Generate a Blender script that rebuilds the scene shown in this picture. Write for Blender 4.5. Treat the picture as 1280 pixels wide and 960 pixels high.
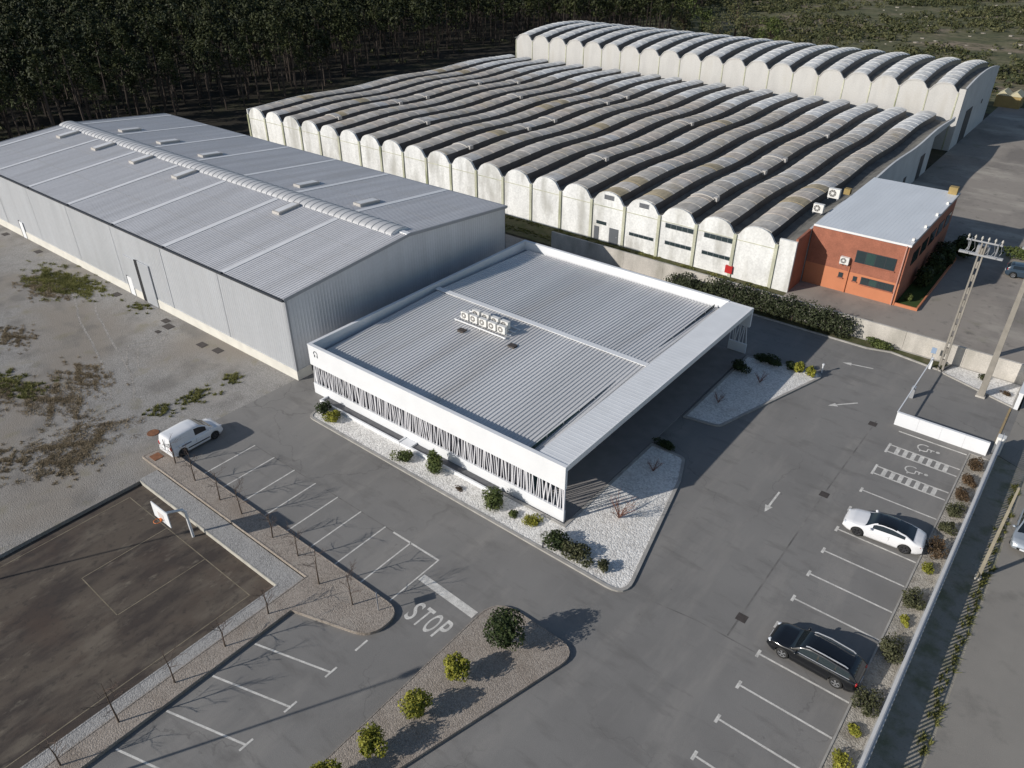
import bpy, bmesh, math, random
import numpy as np
from mathutils import Matrix, Vector
R = math.radians
for o in list(bpy.data.objects):
    bpy.data.objects.remove(o)
scene = bpy.context.scene
COL = scene.collection
# ------------------------------------------------------------------ camera
cam_data = bpy.data.cameras.new('camera')
cam = bpy.data.objects.new('camera', cam_data)
COL.objects.link(cam)
cam.location = (0, 0, 35)
cam.rotation_mode = 'XYZ'
cam.rotation_euler = (R(90 - 32.36), 0, R(38.62))
cam_data.sensor_width = 36
cam_data.lens = 950.9 / 1280 * 36
cam_data.clip_start = 0.5
cam_data.clip_end = 3000
scene.camera = cam
# ------------------------------------------------------------------ light
SUN_EL = R(24.6)
SH = Vector((math.cos(R(61)), math.sin(R(61)), 0))          # the way shadows fall
world = bpy.data.worlds.new('World')
scene.world = world
world.use_nodes = True
wn = world.node_tree
wn.nodes.clear()
sky = wn.nodes.new('ShaderNodeTexSky')
sky.sky_type = 'NISHITA'
sky.sun_disc = False
sky.sun_elevation = SUN_EL
sun_pos = -SH
sky.sun_rotation = math.atan2(sun_pos.x, sun_pos.y)
sky.air_density = 1.0
sky.dust_density = 0.6
sky.ozone_density = 1.0
bg = wn.nodes.new('ShaderNodeBackground')
bg.inputs['Strength'].default_value = 0.084
wo = wn.nodes.new('ShaderNodeOutputWorld')
wn.links.new(sky.outputs[0], bg.inputs[0])
wn.links.new(bg.outputs[0], wo.inputs[0])
sun_data = bpy.data.lights.new('sun', 'SUN')
sun_data.energy = 4.0
sun_data.angle = R(0.53)
sun_data.color = (1.0, 0.95, 0.885)
sun = bpy.data.objects.new('sun', sun_data)
COL.objects.link(sun)
sun.location = (-60, -100, 80)
ray = Vector((SH.x * math.cos(SUN_EL), SH.y * math.cos(SUN_EL), -math.sin(SUN_EL)))
sun.rotation_euler = ray.to_track_quat('-Z', 'Y').to_euler()
scene.view_settings.view_transform = 'Standard'
scene.view_settings.look = 'None'
scene.view_settings.exposure = 0.12
scene.view_settings.gamma = 1
scene.view_settings.use_curve_mapping = False
rnd = random.Random(7)
nrg = np.random.default_rng(11)
# ------------------------------------------------------------------ materials
MATS = {}
def mat(name, col, rough=0.8, metal=0.0, var=0.0, scale=1.0, grain=0.0, gscale=30.0, bump=0.0, bscale=None,
        stain=None, samt=0.0, sscale=0.15, stretch=None, island=0.0, spec=None, rnd_obj=0.0):
    """procedural material: base colour, broad tone variation, fine grain, coloured stains, bump"""
    if name in MATS:
        return MATS[name]
    m = bpy.data.materials.new(name)
    m.use_nodes = True
    nt = m.node_tree
    N, L = nt.nodes, nt.links
    p = N['Principled BSDF']
    p.inputs['Roughness'].default_value = rough
    p.inputs['Metallic'].default_value = metal
    if spec is not None:
        p.inputs['Specular IOR Level'].default_value = spec
    geo = N.new('ShaderNodeNewGeometry')
    vec = geo.outputs['Position']
    if stretch:
        mp = N.new('ShaderNodeMapping')
        mp.inputs['Scale'].default_value = stretch
        L.new(vec, mp.inputs['Vector'])
        svec = mp.outputs[0]
    else:
        svec = vec
    rgb = N.new('ShaderNodeRGB')
    rgb.outputs[0].default_value = (*col, 1)
    cur = rgb.outputs[0]
    def noise(v, s, d=3.0):
        n = N.new('ShaderNodeTexNoise')
        n.inputs['Scale'].default_value = s
        n.inputs['Detail'].default_value = d
        L.new(v, n.inputs['Vector'])
        return n.outputs[0]
    def scaleby(cur, fac, lo, hi, a=0.3, b=0.7):
        mr = N.new('ShaderNodeMapRange')
        mr.inputs[1].default_value = a
        mr.inputs[2].default_value = b
        mr.inputs[3].default_value = lo
        mr.inputs[4].default_value = hi
        L.new(fac, mr.inputs[0])
        mx = N.new('ShaderNodeVectorMath')
        mx.operation = 'SCALE'
        L.new(cur, mx.inputs[0])
        L.new(mr.outputs[0], mx.inputs['Scale'])
        return mx.outputs[0]
    if var:
        cur = scaleby(cur, noise(svec, scale, 5), 1 - var, 1 + var)
    if grain:
        cur = scaleby(cur, noise(vec, gscale, 2), 1 - grain, 1 + grain)
    if island:
        cur = scaleby(cur, geo.outputs['Random Per Island'], 1 - island, 1 + island, 0, 1)
    if rnd_obj:
        oi = N.new('ShaderNodeObjectInfo')
        cur = scaleby(cur, oi.outputs['Random'], 1 - rnd_obj, 1 + rnd_obj, 0, 1)
    if stain:
        mr = N.new('ShaderNodeMapRange')
        mr.inputs[1].default_value = 0.5
        mr.inputs[2].default_value = 0.68
        mr.inputs[3].default_value = 0
        mr.inputs[4].default_value = samt
        L.new(noise(svec, sscale, 6), mr.inputs[0])
        mx = N.new('ShaderNodeMix')
        mx.data_type = 'RGBA'
        L.new(mr.outputs[0], mx.inputs[0])
        L.new(cur, mx.inputs[6])
        mx.inputs[7].default_value = (*stain, 1)
        cur = mx.outputs[2]
    L.new(cur, p.inputs['Base Color'])
    if bump:
        b = N.new('ShaderNodeBump')
        b.inputs['Strength'].default_value = min(1, bump)
        b.inputs['Distance'].default_value = 0.05
        L.new(noise(vec, bscale or gscale, 2), b.inputs['Height'])
        L.new(b.outputs[0], p.inputs['Normal'])
    MATS[name] = m
    return m

def mixmat(name, layers, rough=0.9, bump=0.3, bscale=25.0, cracks=None):
    """ground material: list of (colour, noise scale, lo, hi, amount, stretch) laid over the first colour"""
    m = bpy.data.materials.new(name)
    m.use_nodes = True
    nt = m.node_tree
    N, L = nt.nodes, nt.links
    p = N['Principled BSDF']
    p.inputs['Roughness'].default_value = rough
    p.inputs['Specular IOR Level'].default_value = 0.25
    geo = N.new('ShaderNodeNewGeometry')
    rgb = N.new('ShaderNodeRGB')
    rgb.outputs[0].default_value = (*layers[0], 1)
    cur = rgb.outputs[0]
    for k, (c, s, lo, hi, amt, st) in enumerate(layers[1:]):
        mp = N.new('ShaderNodeMapping')
        mp.inputs['Location'].default_value = (k * 17.3, k * 5.1, k * 3.7)
        mp.inputs['Scale'].default_value = st or (1, 1, 1)
        L.new(geo.outputs['Position'], mp.inputs['Vector'])
        n = N.new('ShaderNodeTexNoise')
        n.inputs['Scale'].default_value = s
        n.inputs['Detail'].default_value = 6
        n.inputs['Roughness'].default_value = 0.62
        L.new(mp.outputs[0], n.inputs['Vector'])
        mr = N.new('ShaderNodeMapRange')
        mr.inputs[1].default_value = lo
        mr.inputs[2].default_value = hi
        mr.inputs[3].default_value = 0
        mr.inputs[4].default_value = amt
        L.new(n.outputs[0], mr.inputs[0])
        mx = N.new('ShaderNodeMix')
        mx.data_type = 'RGBA'
        L.new(mr.outputs[0], mx.inputs[0])
        L.new(cur, mx.inputs[6])
        mx.inputs[7].default_value = (*c, 1)
        cur = mx.outputs[2]
    if cracks:                                            # sealed cracks: warped cell edges, only here and there
        cc, cs, cw_, camt = cracks
        n0 = N.new('ShaderNodeTexNoise'); n0.inputs['Scale'].default_value = 0.5; n0.inputs['Detail'].default_value = 6
        L.new(geo.outputs['Position'], n0.inputs['Vector'])
        sc_ = N.new('ShaderNodeVectorMath'); sc_.operation = 'MULTIPLY_ADD'
        L.new(n0.outputs['Color'], sc_.inputs[0]); sc_.inputs[1].default_value = (3.5, 3.5, 0); L.new(geo.outputs['Position'], sc_.inputs[2])
        v0 = N.new('ShaderNodeTexVoronoi'); v0.feature = 'DISTANCE_TO_EDGE'; v0.inputs['Scale'].default_value = cs
        L.new(sc_.outputs[0], v0.inputs['Vector'])
        m0 = N.new('ShaderNodeMapRange'); m0.inputs[1].default_value = 0.0; m0.inputs[2].default_value = cw_; m0.inputs[3].default_value = camt; m0.inputs[4].default_value = 0
        L.new(v0.outputs['Distance'], m0.inputs[0])
        n1 = N.new('ShaderNodeTexNoise'); n1.inputs['Scale'].default_value = 0.06; n1.inputs['Detail'].default_value = 3
        L.new(geo.outputs['Position'], n1.inputs['Vector'])
        m1 = N.new('ShaderNodeMapRange'); m1.inputs[1].default_value = 0.47; m1.inputs[2].default_value = 0.57
        L.new(n1.outputs[0], m1.inputs[0])
        mm = N.new('ShaderNodeMath'); mm.operation = 'MULTIPLY'; L.new(m0.outputs[0], mm.inputs[0]); L.new(m1.outputs[0], mm.inputs[1])
        mx = N.new('ShaderNodeMix'); mx.data_type = 'RGBA'
        L.new(mm.outputs[0], mx.inputs[0]); L.new(cur, mx.inputs[6]); mx.inputs[7].default_value = (*cc, 1)
        cur = mx.outputs[2]
    L.new(cur, p.inputs['Base Color'])
    if bump:
        n = N.new('ShaderNodeTexVoronoi')
        n.inputs['Scale'].default_value = bscale
        L.new(geo.outputs['Position'], n.inputs['Vector'])
        b = N.new('ShaderNodeBump')
        b.inputs['Strength'].default_value = bump
        b.inputs['Distance'].default_value = 0.04
        L.new(n.outputs['Distance'], b.inputs['Height'])
        L.new(b.outputs[0], p.inputs['Normal'])
    MATS[name] = m
    return m

def pebble(name, a, b, scale, bump=0.6, patch=None, contrast=0.0):
    """loose stones: every voronoi cell its own tone between a and b, gaps darker by relief"""
    m = bpy.data.materials.new(name)
    m.use_nodes = True
    N, L = m.node_tree.nodes, m.node_tree.links
    p = N['Principled BSDF']
    p.inputs['Roughness'].default_value = 0.9
    p.inputs['Specular IOR Level'].default_value = 0.2
    geo = N.new('ShaderNodeNewGeometry')
    v = N.new('ShaderNodeTexVoronoi')
    v.inputs['Scale'].default_value = scale
    L.new(geo.outputs['Position'], v.inputs['Vector'])
    sep = N.new('ShaderNodeSeparateColor')
    L.new(v.outputs['Color'], sep.inputs[0])
    n = N.new('ShaderNodeTexNoise')
    n.inputs['Scale'].default_value = 0.7
    n.inputs['Detail'].default_value = 6
    L.new(geo.outputs['Position'], n.inputs['Vector'])
    ad = N.new('ShaderNodeMath')
    ad.operation = 'MULTIPLY_ADD'
    L.new(n.outputs[0], ad.inputs[0])
    ad.inputs[1].default_value = 0.9
    L.new(sep.outputs[0], ad.inputs[2])
    mr = N.new('ShaderNodeMapRange')
    mr.inputs[1].default_value = 0.25 - contrast
    mr.inputs[2].default_value = 1.3 + contrast
    L.new(ad.outputs[0], mr.inputs[0])
    mx = N.new('ShaderNodeMix')
    mx.data_type = 'RGBA'
    mx.inputs[6].default_value = (*a, 1)
    mx.inputs[7].default_value = (*b, 1)
    L.new(mr.outputs[0], mx.inputs[0])
    cur = mx.outputs[2]
    if patch:
        for (pc, ps, lo, hi, amt) in patch:
            n2 = N.new('ShaderNodeTexNoise')
            n2.inputs['Scale'].default_value = ps
            n2.inputs['Detail'].default_value = 7
            L.new(geo.outputs['Position'], n2.inputs['Vector'])
            m2 = N.new('ShaderNodeMapRange')
            m2.inputs[1].default_value = lo
            m2.inputs[2].default_value = hi
            m2.inputs[4].default_value = amt
            L.new(n2.outputs[0], m2.inputs[0])
            x2 = N.new('ShaderNodeMix')
            x2.data_type = 'RGBA'
            L.new(m2.outputs[0], x2.inputs[0])
            L.new(cur, x2.inputs[6])
            x2.inputs[7].default_value = (*pc, 1)
            cur = x2.outputs[2]
    L.new(cur, p.inputs['Base Color'])
    b_ = N.new('ShaderNodeBump')
    b_.inputs['Strength'].default_value = bump
    b_.inputs['Distance'].default_value = 0.05
    b_.invert = True
    L.new(v.outputs['Distance'], b_.inputs['Height'])
    L.new(b_.outputs[0], p.inputs['Normal'])
    MATS[name] = m
    return m

def foliage(name, c1, c2, scale=1.2):
    m = bpy.data.materials.new(name)
    m.use_nodes = True
    N, L = m.node_tree.nodes, m.node_tree.links
    p = N['Principled BSDF']
    p.inputs['Roughness'].default_value = 0.65
    p.inputs['Specular IOR Level'].default_value = 0.2
    geo = N.new('ShaderNodeNewGeometry')
    n = N.new('ShaderNodeTexNoise')
    n.inputs['Scale'].default_value = scale
    n.inputs['Detail'].default_value = 3
    L.new(geo.outputs['Position'], n.inputs['Vector'])
    ad = N.new('ShaderNodeMath')
    ad.operation = 'MULTIPLY_ADD'
    L.new(geo.outputs['Random Per Island'], ad.inputs[0])
    ad.inputs[1].default_value = 0.38
    L.new(n.outputs[0], ad.inputs[2])
    mr = N.new('ShaderNodeMapRange')
    mr.inputs[1].default_value = 0.45
    mr.inputs[2].default_value = 1.05
    L.new(ad.outputs[0], mr.inputs[0])
    mx = N.new('ShaderNodeMix')
    mx.data_type = 'RGBA'
    mx.inputs[6].default_value = (*c1, 1)
    mx.inputs[7].default_value = (*c2, 1)
    L.new(mr.outputs[0], mx.inputs[0])
    L.new(mx.outputs[2], p.inputs['Base Color'])
    MATS[name] = m
    return m

M_ = MATS
# ------------------------------------------------------------------ object helpers
def link(o):
    COL.objects.link(o)
    return o
def tag(o, label=None, cat=None, group=None, kind=None):
    if label: o['label'] = label
    if cat: o['category'] = cat
    if group: o['group'] = group
    if kind: o['kind'] = kind
    return o
def thing(name, label, cat, loc=(0, 0, 0), group=None, rz=0.0):
    o = bpy.data.objects.new(name, None)
    o.empty_display_size = 0.3
    link(o)
    o.location = loc
    o.rotation_euler = (0, 0, rz)
    return tag(o, label, cat, group)
def put(name, mesh, parent=None, loc=(0, 0, 0), rot=(0, 0, 0), sc=(1, 1, 1), world=True):
    """link a mesh; with world=True the coordinates stay world ones although it is a child"""
    o = bpy.data.objects.new(name, mesh)
    link(o)
    o.location = loc
    o.rotation_euler = rot
    o.scale = sc
    if parent is not None:
        o.parent = parent
        if world:
            o.matrix_parent_inverse = Matrix.Translation(-Vector(parent.location))
    return o
class MB:
    def __init__(s):
        s.v = []
        s.f = []
    def add(s, v, f):
        k = len(s.v)
        s.v.extend(tuple(p) for p in v)
        s.f.extend(tuple(i + k for i in q) for q in f)
        return s
    def box(s, x0, x1, y0, y1, z0, z1):
        v = [(x0, y0, z0), (x1, y0, z0), (x1, y1, z0), (x0, y1, z0), (x0, y0, z1), (x1, y0, z1), (x1, y1, z1), (x0, y1, z1)]
        return s.add(v, [(0, 3, 2, 1), (4, 5, 6, 7), (0, 1, 5, 4), (1, 2, 6, 5), (2, 3, 7, 6), (3, 0, 4, 7)])
    def obox(s, c, d, l, w, z0, z1):
        """box centred at c (xy), long axis along d"""
        d = Vector((d[0], d[1])).normalized()
        n = Vector((-d.y, d.x))
        c = Vector((c[0], c[1]))
        q = [c - d * l / 2 - n * w / 2, c + d * l / 2 - n * w / 2, c + d * l / 2 + n * w / 2, c - d * l / 2 + n * w / 2]
        return s.prism([(p.x, p.y) for p in q], z0, z1)
    def prism(s, poly, z0, z1):
        n = len(poly)
        a = sum(poly[i][0] * poly[(i + 1) % n][1] - poly[(i + 1) % n][0] * poly[i][1] for i in range(n))
        if a < 0:
            poly = poly[::-1]
        v = [(x, y, z0) for x, y in poly] + [(x, y, z1) for x, y in poly]
        f = [tuple(range(n - 1, -1, -1)), tuple(range(n, 2 * n))]
        f += [(i, (i + 1) % n, n + (i + 1) % n, n + i) for i in range(n)]
        return s.add(v, f)
    def sheet(s, poly, z):
        n = len(poly)
        a = sum(poly[i][0] * poly[(i + 1) % n][1] - poly[(i + 1) % n][0] * poly[i][1] for i in range(n))
        if a < 0:
            poly = poly[::-1]
        return s.add([(x, y, z) for x, y in poly], [tuple(range(n))])
    def ribbon(s, pts, w, z):
        v = []
        n = len(pts)
        for i, p in enumerate(pts):
            a = Vector(pts[max(0, i - 1)][:2]); b = Vector(pts[min(n - 1, i + 1)][:2])
            d = (b - a).normalized(); nn = Vector((-d.y, d.x)) * w / 2
            v += [(p[0] + nn.x, p[1] + nn.y, z), (p[0] - nn.x, p[1] - nn.y, z)]
        return s.add(v, [(2 * i, 2 * i + 1, 2 * i + 3, 2 * i + 2) for i in range(n - 1)])
    def tube(s, pts, r, n=6, cap=True):
        pts = [Vector(p) for p in pts]
        if not isinstance(r, (list, tuple)):
            r = [r] * len(pts)
        k0 = len(s.v)
        for i, p in enumerate(pts):
            d = (pts[min(i + 1, len(pts) - 1)] - pts[max(i - 1, 0)])
            if d.length < 1e-6: d = Vector((0, 0, 1))
            d.normalize()
            a = d.cross(Vector((0.0, 1.0, 0.01)) if abs(d.y) < 0.9 else Vector((1, 0, 0))).normalized()
            b = d.cross(a)
            for k in range(n):
                t = 2 * math.pi * k / n
                q = p + (a * math.cos(t) + b * math.sin(t)) * r[i]
                s.v.append(tuple(q))
        for i in range(len(pts) - 1):
            for k in range(n):
                A = k0 + i * n + k; B = k0 + i * n + (k + 1) % n
                s.f.append((A, A + n, B + n, B))
        if cap:
            s.f.append(tuple(k0 + k for k in range(n)))
            e = k0 + (len(pts) - 1) * n
            s.f.append(tuple(e + k for k in range(n - 1, -1, -1)))
        return s
    def grid(s, P, wrap=False):
        """P: rows of points"""
        m, n = len(P), len(P[0])
        k = len(s.v)
        for r in P: s.v.extend(tuple(p) for p in r)
        for i in range(m - 1):
            for j in range(n - 1 + (1 if wrap else 0)):
                j2 = (j + 1) % n
                s.f.append((k + i * n + j, k + i * n + j2, k + (i + 1) * n + j2, k + (i + 1) * n + j))
        return s
    def mesh(s, name, m, smooth=False, recalc=False):
        me = bpy.data.meshes.new(name)
        me.from_pydata(s.v, [], s.f)
        if recalc:
            bm = bmesh.new(); bm.from_mesh(me)
            bmesh.ops.recalc_face_normals(bm, faces=bm.faces)
            bm.to_mesh(me); bm.free()
        if smooth:
            me.polygons.foreach_set('use_smooth', [True] * len(me.polygons))
        if m is not None:
            me.materials.append(m)
        me.update()
        return me
    def build(s, name, m, parent=None, smooth=False, recalc=False, world=True):
        return put(name, s.mesh(name, m, smooth, recalc), parent, world=world)
def fillet(poly, rad):
    """round the corners of a polygon; rad: one number per corner"""
    out = []
    n = len(poly)
    for i in range(n):
        p = Vector(poly[i]); a = Vector(poly[i - 1]); b = Vector(poly[(i + 1) % n])
        r = rad[i] if isinstance(rad, (list, tuple)) else rad
        if r <= 0:
            out.append((p.x, p.y)); continue
        u = (a - p); w = (b - p)
        t = min(r, u.length * 0.48, w.length * 0.48)
        u.normalize(); w.normalize()
        s0 = p + u * t; s1 = p + w * t
        for k in range(7):
            f = k / 6
            q = s0 * (1 - f) ** 2 + p * 2 * f * (1 - f) + s1 * f ** 2
            out.append((q.x, q.y))
    return out
def inset(poly, d):
    n = len(poly)
    a = sum(poly[i][0] * poly[(i + 1) % n][1] - poly[(i + 1) % n][0] * poly[i][1] for i in range(n))
    sg = 1 if a > 0 else -1
    out = []
    for i in range(n):
        p = Vector(poly[i]); a_ = Vector(poly[i - 1]); b_ = Vector(poly[(i + 1) % n])
        e1 = (p - a_); e2 = (b_ - p)
        if e1.length < 1e-6 or e2.length < 1e-6:
            out.append((p.x, p.y)); continue
        e1.normalize(); e2.normalize()
        n1 = Vector((-e1.y, e1.x)) * sg; n2 = Vector((-e2.y, e2.x)) * sg
        bis = n1 + n2
        if bis.length < 1e-4: bis = n1
        bis.normalize()
        k = d / max(0.35, bis.dot(n1))
        q = p + bis * k
        out.append((q.x, q.y))
    return out
def structure(name, mb, m, smooth=False):
    o = mb.build(name, m, None, smooth)
    o['kind'] = 'structure'
    return o
def quads_mesh(name, P, m, smooth=False):
    """P: (N,4,3) array of separate quads"""
    n = len(P)
    me = bpy.data.meshes.new(name)
    me.vertices.add(n * 4)
    me.vertices.foreach_set('co', np.ascontiguousarray(P, dtype=np.float32).reshape(-1))
    me.loops.add(n * 4)
    me.loops.foreach_set('vertex_index', np.arange(n * 4, dtype=np.int32))
    me.polygons.add(n)
    me.polygons.foreach_set('loop_start', np.arange(0, n * 4, 4, dtype=np.int32))
    me.polygons.foreach_set('loop_total', np.full(n, 4, dtype=np.int32))
    me.update(calc_edges=True)
    me.materials.append(m)
    return me
def leaves(C, size, asp=0.55, up=0.3, jit=0.4, out=None):
    """leaf-shaped quads at points C; out = preferred normal per leaf"""
    n = len(C)
    nm = nrg.normal(size=(n, 3))
    if out is not None:
        nm = nm * 0.6 + out
    nm[:, 2] += up
    nm /= np.linalg.norm(nm, axis=1)[:, None] + 1e-9
    a = np.cross(nm, nrg.normal(size=(n, 3)))
    a /= np.linalg.norm(a, axis=1)[:, None] + 1e-9
    b = np.cross(nm, a)
    s = (size * (1 + jit * nrg.uniform(-1, 1, n)))[:, None]
    a = a * s / 2
    b = b * s * asp / 2
    return np.stack([C - a, C - b * 1.0 + a * 0.1, C + a, C + b + a * 0.1], axis=1)
def blob_points(n, c, r, shell=0.55):
    d = nrg.normal(size=(n, 3))
    d /= np.linalg.norm(d, axis=1)[:, None]
    t = shell + (1 - shell) * nrg.uniform(0, 1, n) ** 0.6
    return np.array(c) + d * t[:, None] * np.array(r), d
# ------------------------------------------------------------------ base colours
ASPH = mixmat('asphalt', [(0.222, 0.214, 0.203), ((0.170, 0.164, 0.156), 0.12, 0.42, 0.66, 0.7, None),
                          ((0.27, 0.256, 0.237), 0.5, 0.5, 0.70, 0.75, (1.0, 0.25, 1)), ((0.145, 0.138, 0.13), 0.9, 0.55, 0.72, 0.65, (0.35, 1.2, 1)), ((0.125, 0.12, 0.113), 0.33, 0.60, 0.72, 0.35, None), ((0.105, 0.10, 0.095), 1.7, 0.67, 0.74, 0.5, None),
                          ((0.23, 0.22, 0.21), 22, 0.55, 0.8, 0.5, None), ((0.09, 0.088, 0.085), 30, 0.58, 0.8, 0.5, None)], 0.92, 0.25, 40, ((0.10, 0.096, 0.09), 0.11, 0.005, 0.5))
ASPH2 = mixmat('street_asphalt', [(0.27, 0.252, 0.225), ((0.225, 0.21, 0.19), 0.2, 0.4, 0.7, 0.8, None), ((0.24, 0.225, 0.20), 0.8, 0.55, 0.8, 0.5, (1.5, 0.3, 1)),
                                 ((0.12, 0.115, 0.11), 25, 0.55, 0.8, 0.4, None), ((0.16, 0.15, 0.135), 0.4, 0.58, 0.7, 0.6, None)], 0.92, 0.25, 40, ((0.12, 0.113, 0.10), 0.13, 0.008, 0.75))
NYARD = mixmat('old_yard', [(0.29, 0.26, 0.228), ((0.19, 0.172, 0.155), 0.11, 0.47, 0.62, 0.85, (1, 0.5, 1)), ((0.42, 0.385, 0.33), 0.16, 0.5, 0.66, 0.85, (0.6, 1.2, 1)),
                            ((0.15, 0.15, 0.085), 0.25, 0.6, 0.72, 0.5, None), ((0.12, 0.11, 0.10), 0.9, 0.57, 0.72, 0.6, None), ((0.27, 0.25, 0.22), 3.0, 0.58, 0.8, 0.4, None)], 0.95, 0.2, 12)
GRAVEL = pebble('grey_gravel', (0.195, 0.186, 0.174), (0.33, 0.316, 0.298), 14, 0.45,
                [((0.255, 0.225, 0.19), 0.07, 0.45, 0.6, 0.8), ((0.16, 0.15, 0.138), 0.3, 0.52, 0.66, 0.6), ((0.33, 0.305, 0.27), 0.25, 0.56, 0.7, 0.55), ((0.21, 0.19, 0.13), 0.5, 0.58, 0.7, 0.5)])
WALKG = pebble('walk_gravel', (0.22, 0.213, 0.205), (0.38, 0.37, 0.355), 15, 0.4)
BROWNG = pebble('brown_gravel', (0.19, 0.163, 0.138), (0.36, 0.315, 0.272), 16, 0.45, [((0.21, 0.17, 0.135), 0.5, 0.5, 0.7, 0.5), ((0.36, 0.33, 0.29), 0.9, 0.56, 0.7, 0.4)])
WHITEG = pebble('white_pebbles', (0.48, 0.46, 0.43), (0.80, 0.78, 0.74), 9, 0.6, [((0.5, 0.46, 0.40), 0.6, 0.58, 0.75, 0.4)])
PLANTG = pebble('planter_gravel', (0.22, 0.20, 0.17), (0.42, 0.39, 0.34), 12, 0.6, [((0.17, 0.145, 0.11), 0.8, 0.5, 0.7, 0.6)])
COURT = mixmat('court_surface', [(0.105, 0.086, 0.069), ((0.056, 0.046, 0.041), 0.35, 0.44, 0.58, 0.95, (1.3, 0.5, 1)), ((0.17, 0.145, 0.115), 0.4, 0.54, 0.68, 0.65, (1.5, 0.55, 1)),
                                 ((0.24, 0.21, 0.165), 0.9, 0.61, 0.73, 0.6, (1.4, 0.6, 1)), ((0.085, 0.06, 0.047), 0.3, 0.5, 0.7, 0.6, None), ((0.04, 0.036, 0.033), 3, 0.54, 0.7, 0.6, (1, .8, 1))], 0.95, 0.1, 20)
SOIL = mixmat('soil', [(0.075, 0.062, 0.045), ((0.045, 0.048, 0.025), 0.2, 0.42, 0.6, 0.8, None), ((0.12, 0.10, 0.07), 0.5, 0.52, 0.7, 0.6, None), ((0.03, 0.028, 0.02), 2.0, 0.5, 0.7, 0.6, None)], 1.0, 0.4, 4)
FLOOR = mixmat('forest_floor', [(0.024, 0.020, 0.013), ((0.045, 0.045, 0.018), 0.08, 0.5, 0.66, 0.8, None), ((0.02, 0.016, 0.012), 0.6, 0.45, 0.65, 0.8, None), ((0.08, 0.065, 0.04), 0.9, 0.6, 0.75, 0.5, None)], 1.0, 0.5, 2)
SCRUB = mixmat('scrub_soil', [(0.15, 0.14, 0.078), ((0.085, 0.09, 0.042), 0.06, 0.4, 0.6, 0.9, None), ((0.26, 0.20, 0.15), 0.035, 0.52, 0.6, 0.85, (0.6, 1.3, 1)), ((0.085, 0.082, 0.035), 0.2, 0.5, 0.68, 0.7, None),
                              ((0.26, 0.23, 0.19), 0.25, 0.68, 0.76, 0.8, (0.7, 1.6, 1)), ((0.045, 0.05, 0.024), 0.5, 0.5, 0.62, 0.8, None)], 1.0, 0.6, 1.5)
DRY = mixmat('dry_verge', [(0.10, 0.095, 0.05), ((0.06, 0.07, 0.025), 0.7, 0.45, 0.6, 0.9, None), ((0.17, 0.145, 0.10), 0.9, 0.56, 0.72, 0.7, None), ((0.05, 0.045, 0.03), 4, 0.55, 0.72, 0.6, None)], 1.0, 0.5, 10)
KERB = mat('kerb_concrete', (0.34, 0.325, 0.30), 0.9, var=0.18, scale=1.5, grain=0.12, gscale=25)
CONC = mat('weathered_concrete', (0.46, 0.43, 0.385), 0.9, var=0.2, scale=0.6, grain=0.12, gscale=14, stain=(0.2, 0.19, 0.15), samt=0.5, sscale=0.5, stretch=(1, 1, 0.35))
PAINT = mat('road_paint', (0.58, 0.56, 0.52), 0.8, var=0.22, scale=2.5, grain=0.2, gscale=18)
FADED = mat('faded_paint', (0.20, 0.168, 0.118), 0.9, var=0.3, scale=2.0, grain=0.2)
SEAM = mat('asphalt_seam', (0.165, 0.157, 0.147), 0.95, var=0.35, scale=1.0)
IRON = mat('cast_iron', (0.06, 0.05, 0.045), 0.8, var=0.2, scale=5)
RUST = mat('rusty_iron', (0.20, 0.085, 0.04), 0.9, var=0.3, scale=4)
WHITE = mat('white_render', (0.69, 0.70, 0.715), 0.75, var=0.035, scale=0.7, grain=0.02)
CREAM = mat('cream_plinth', (0.62, 0.60, 0.545), 0.85, var=0.08, scale=0.9, grain=0.05)

# ------------------------------------------------------------------ ground
HX0, HX1, HY0, HY1 = -47.2, -31.4, -22.0, 16.4           # the sunken court
g = MB()
BIG = 1500
for (x0, x1, y0, y1) in ((-BIG, HX0, -BIG, BIG), (HX1, BIG, -BIG, BIG), (HX0, HX1, HY1, BIG), (HX0, HX1, -BIG, HY0)):
    g.sheet([(x0, y0), (x1, y0), (x1, y1), (x0, y1)], -0.06)
structure('ground', g, SOIL)
structure('gravel_yard', MB().sheet([(-140, -40), (HX0 - 0.15, -40), (HX0 - 0.15, 17.95), (-49.6, 17.95), (-49.6, 70), (-140, 70)], 0.0), GRAVEL)
yard = structure('asphalt_yard', MB().sheet([(-49.6, 17.9), (-29.2, 17.9), (-29.2, -22), (-0.12, -22), (-0.12, 70.1), (-49.6, 70.1)], 0.004), ASPH)
structure('court', MB().sheet([(HX0, HY0), (HX1, HY0), (HX1, HY1), (HX0, HY1)], -0.26), COURT)
structure('neighbour_yard', MB().sheet([(-23.0, 70.5), (60, 70.5), (60, 188), (-23.0, 188)], 0.0), NYARD)
structure('factory_verge', MB().sheet([(-120, 70.5), (-23.0, 70.5), (-23.0, 76), (-120, 76)], 0.0), DRY)
structure('street', MB().sheet([(2.35, -30), (16, -30), (16, 70), (0.35, 70), (0.35, 58.0), (2.35, 57.0)], 0.0), ASPH2)
structure('street_verge', MB().sheet([(0.14, -30), (2.35, -30), (2.35, 57), (0.14, 58)], 0.0), mixmat('verge_soil', [(0.30, 0.275, 0.23), ((0.16, 0.16, 0.09), 0.6, 0.48, 0.64, 0.8, None), ((0.36, 0.34, 0.29), 1.2, 0.55, 0.72, 0.6, None), ((0.12, 0.115, 0.09), 5, 0.56, 0.72, 0.5, None)], 1.0, 0.4, 12))
structure('gate_apron', MB().sheet([(-0.12, 58.0), (0.35, 58.0), (0.35, 65.7), (-0.12, 65.7)], 0.004), ASPH)
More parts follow.
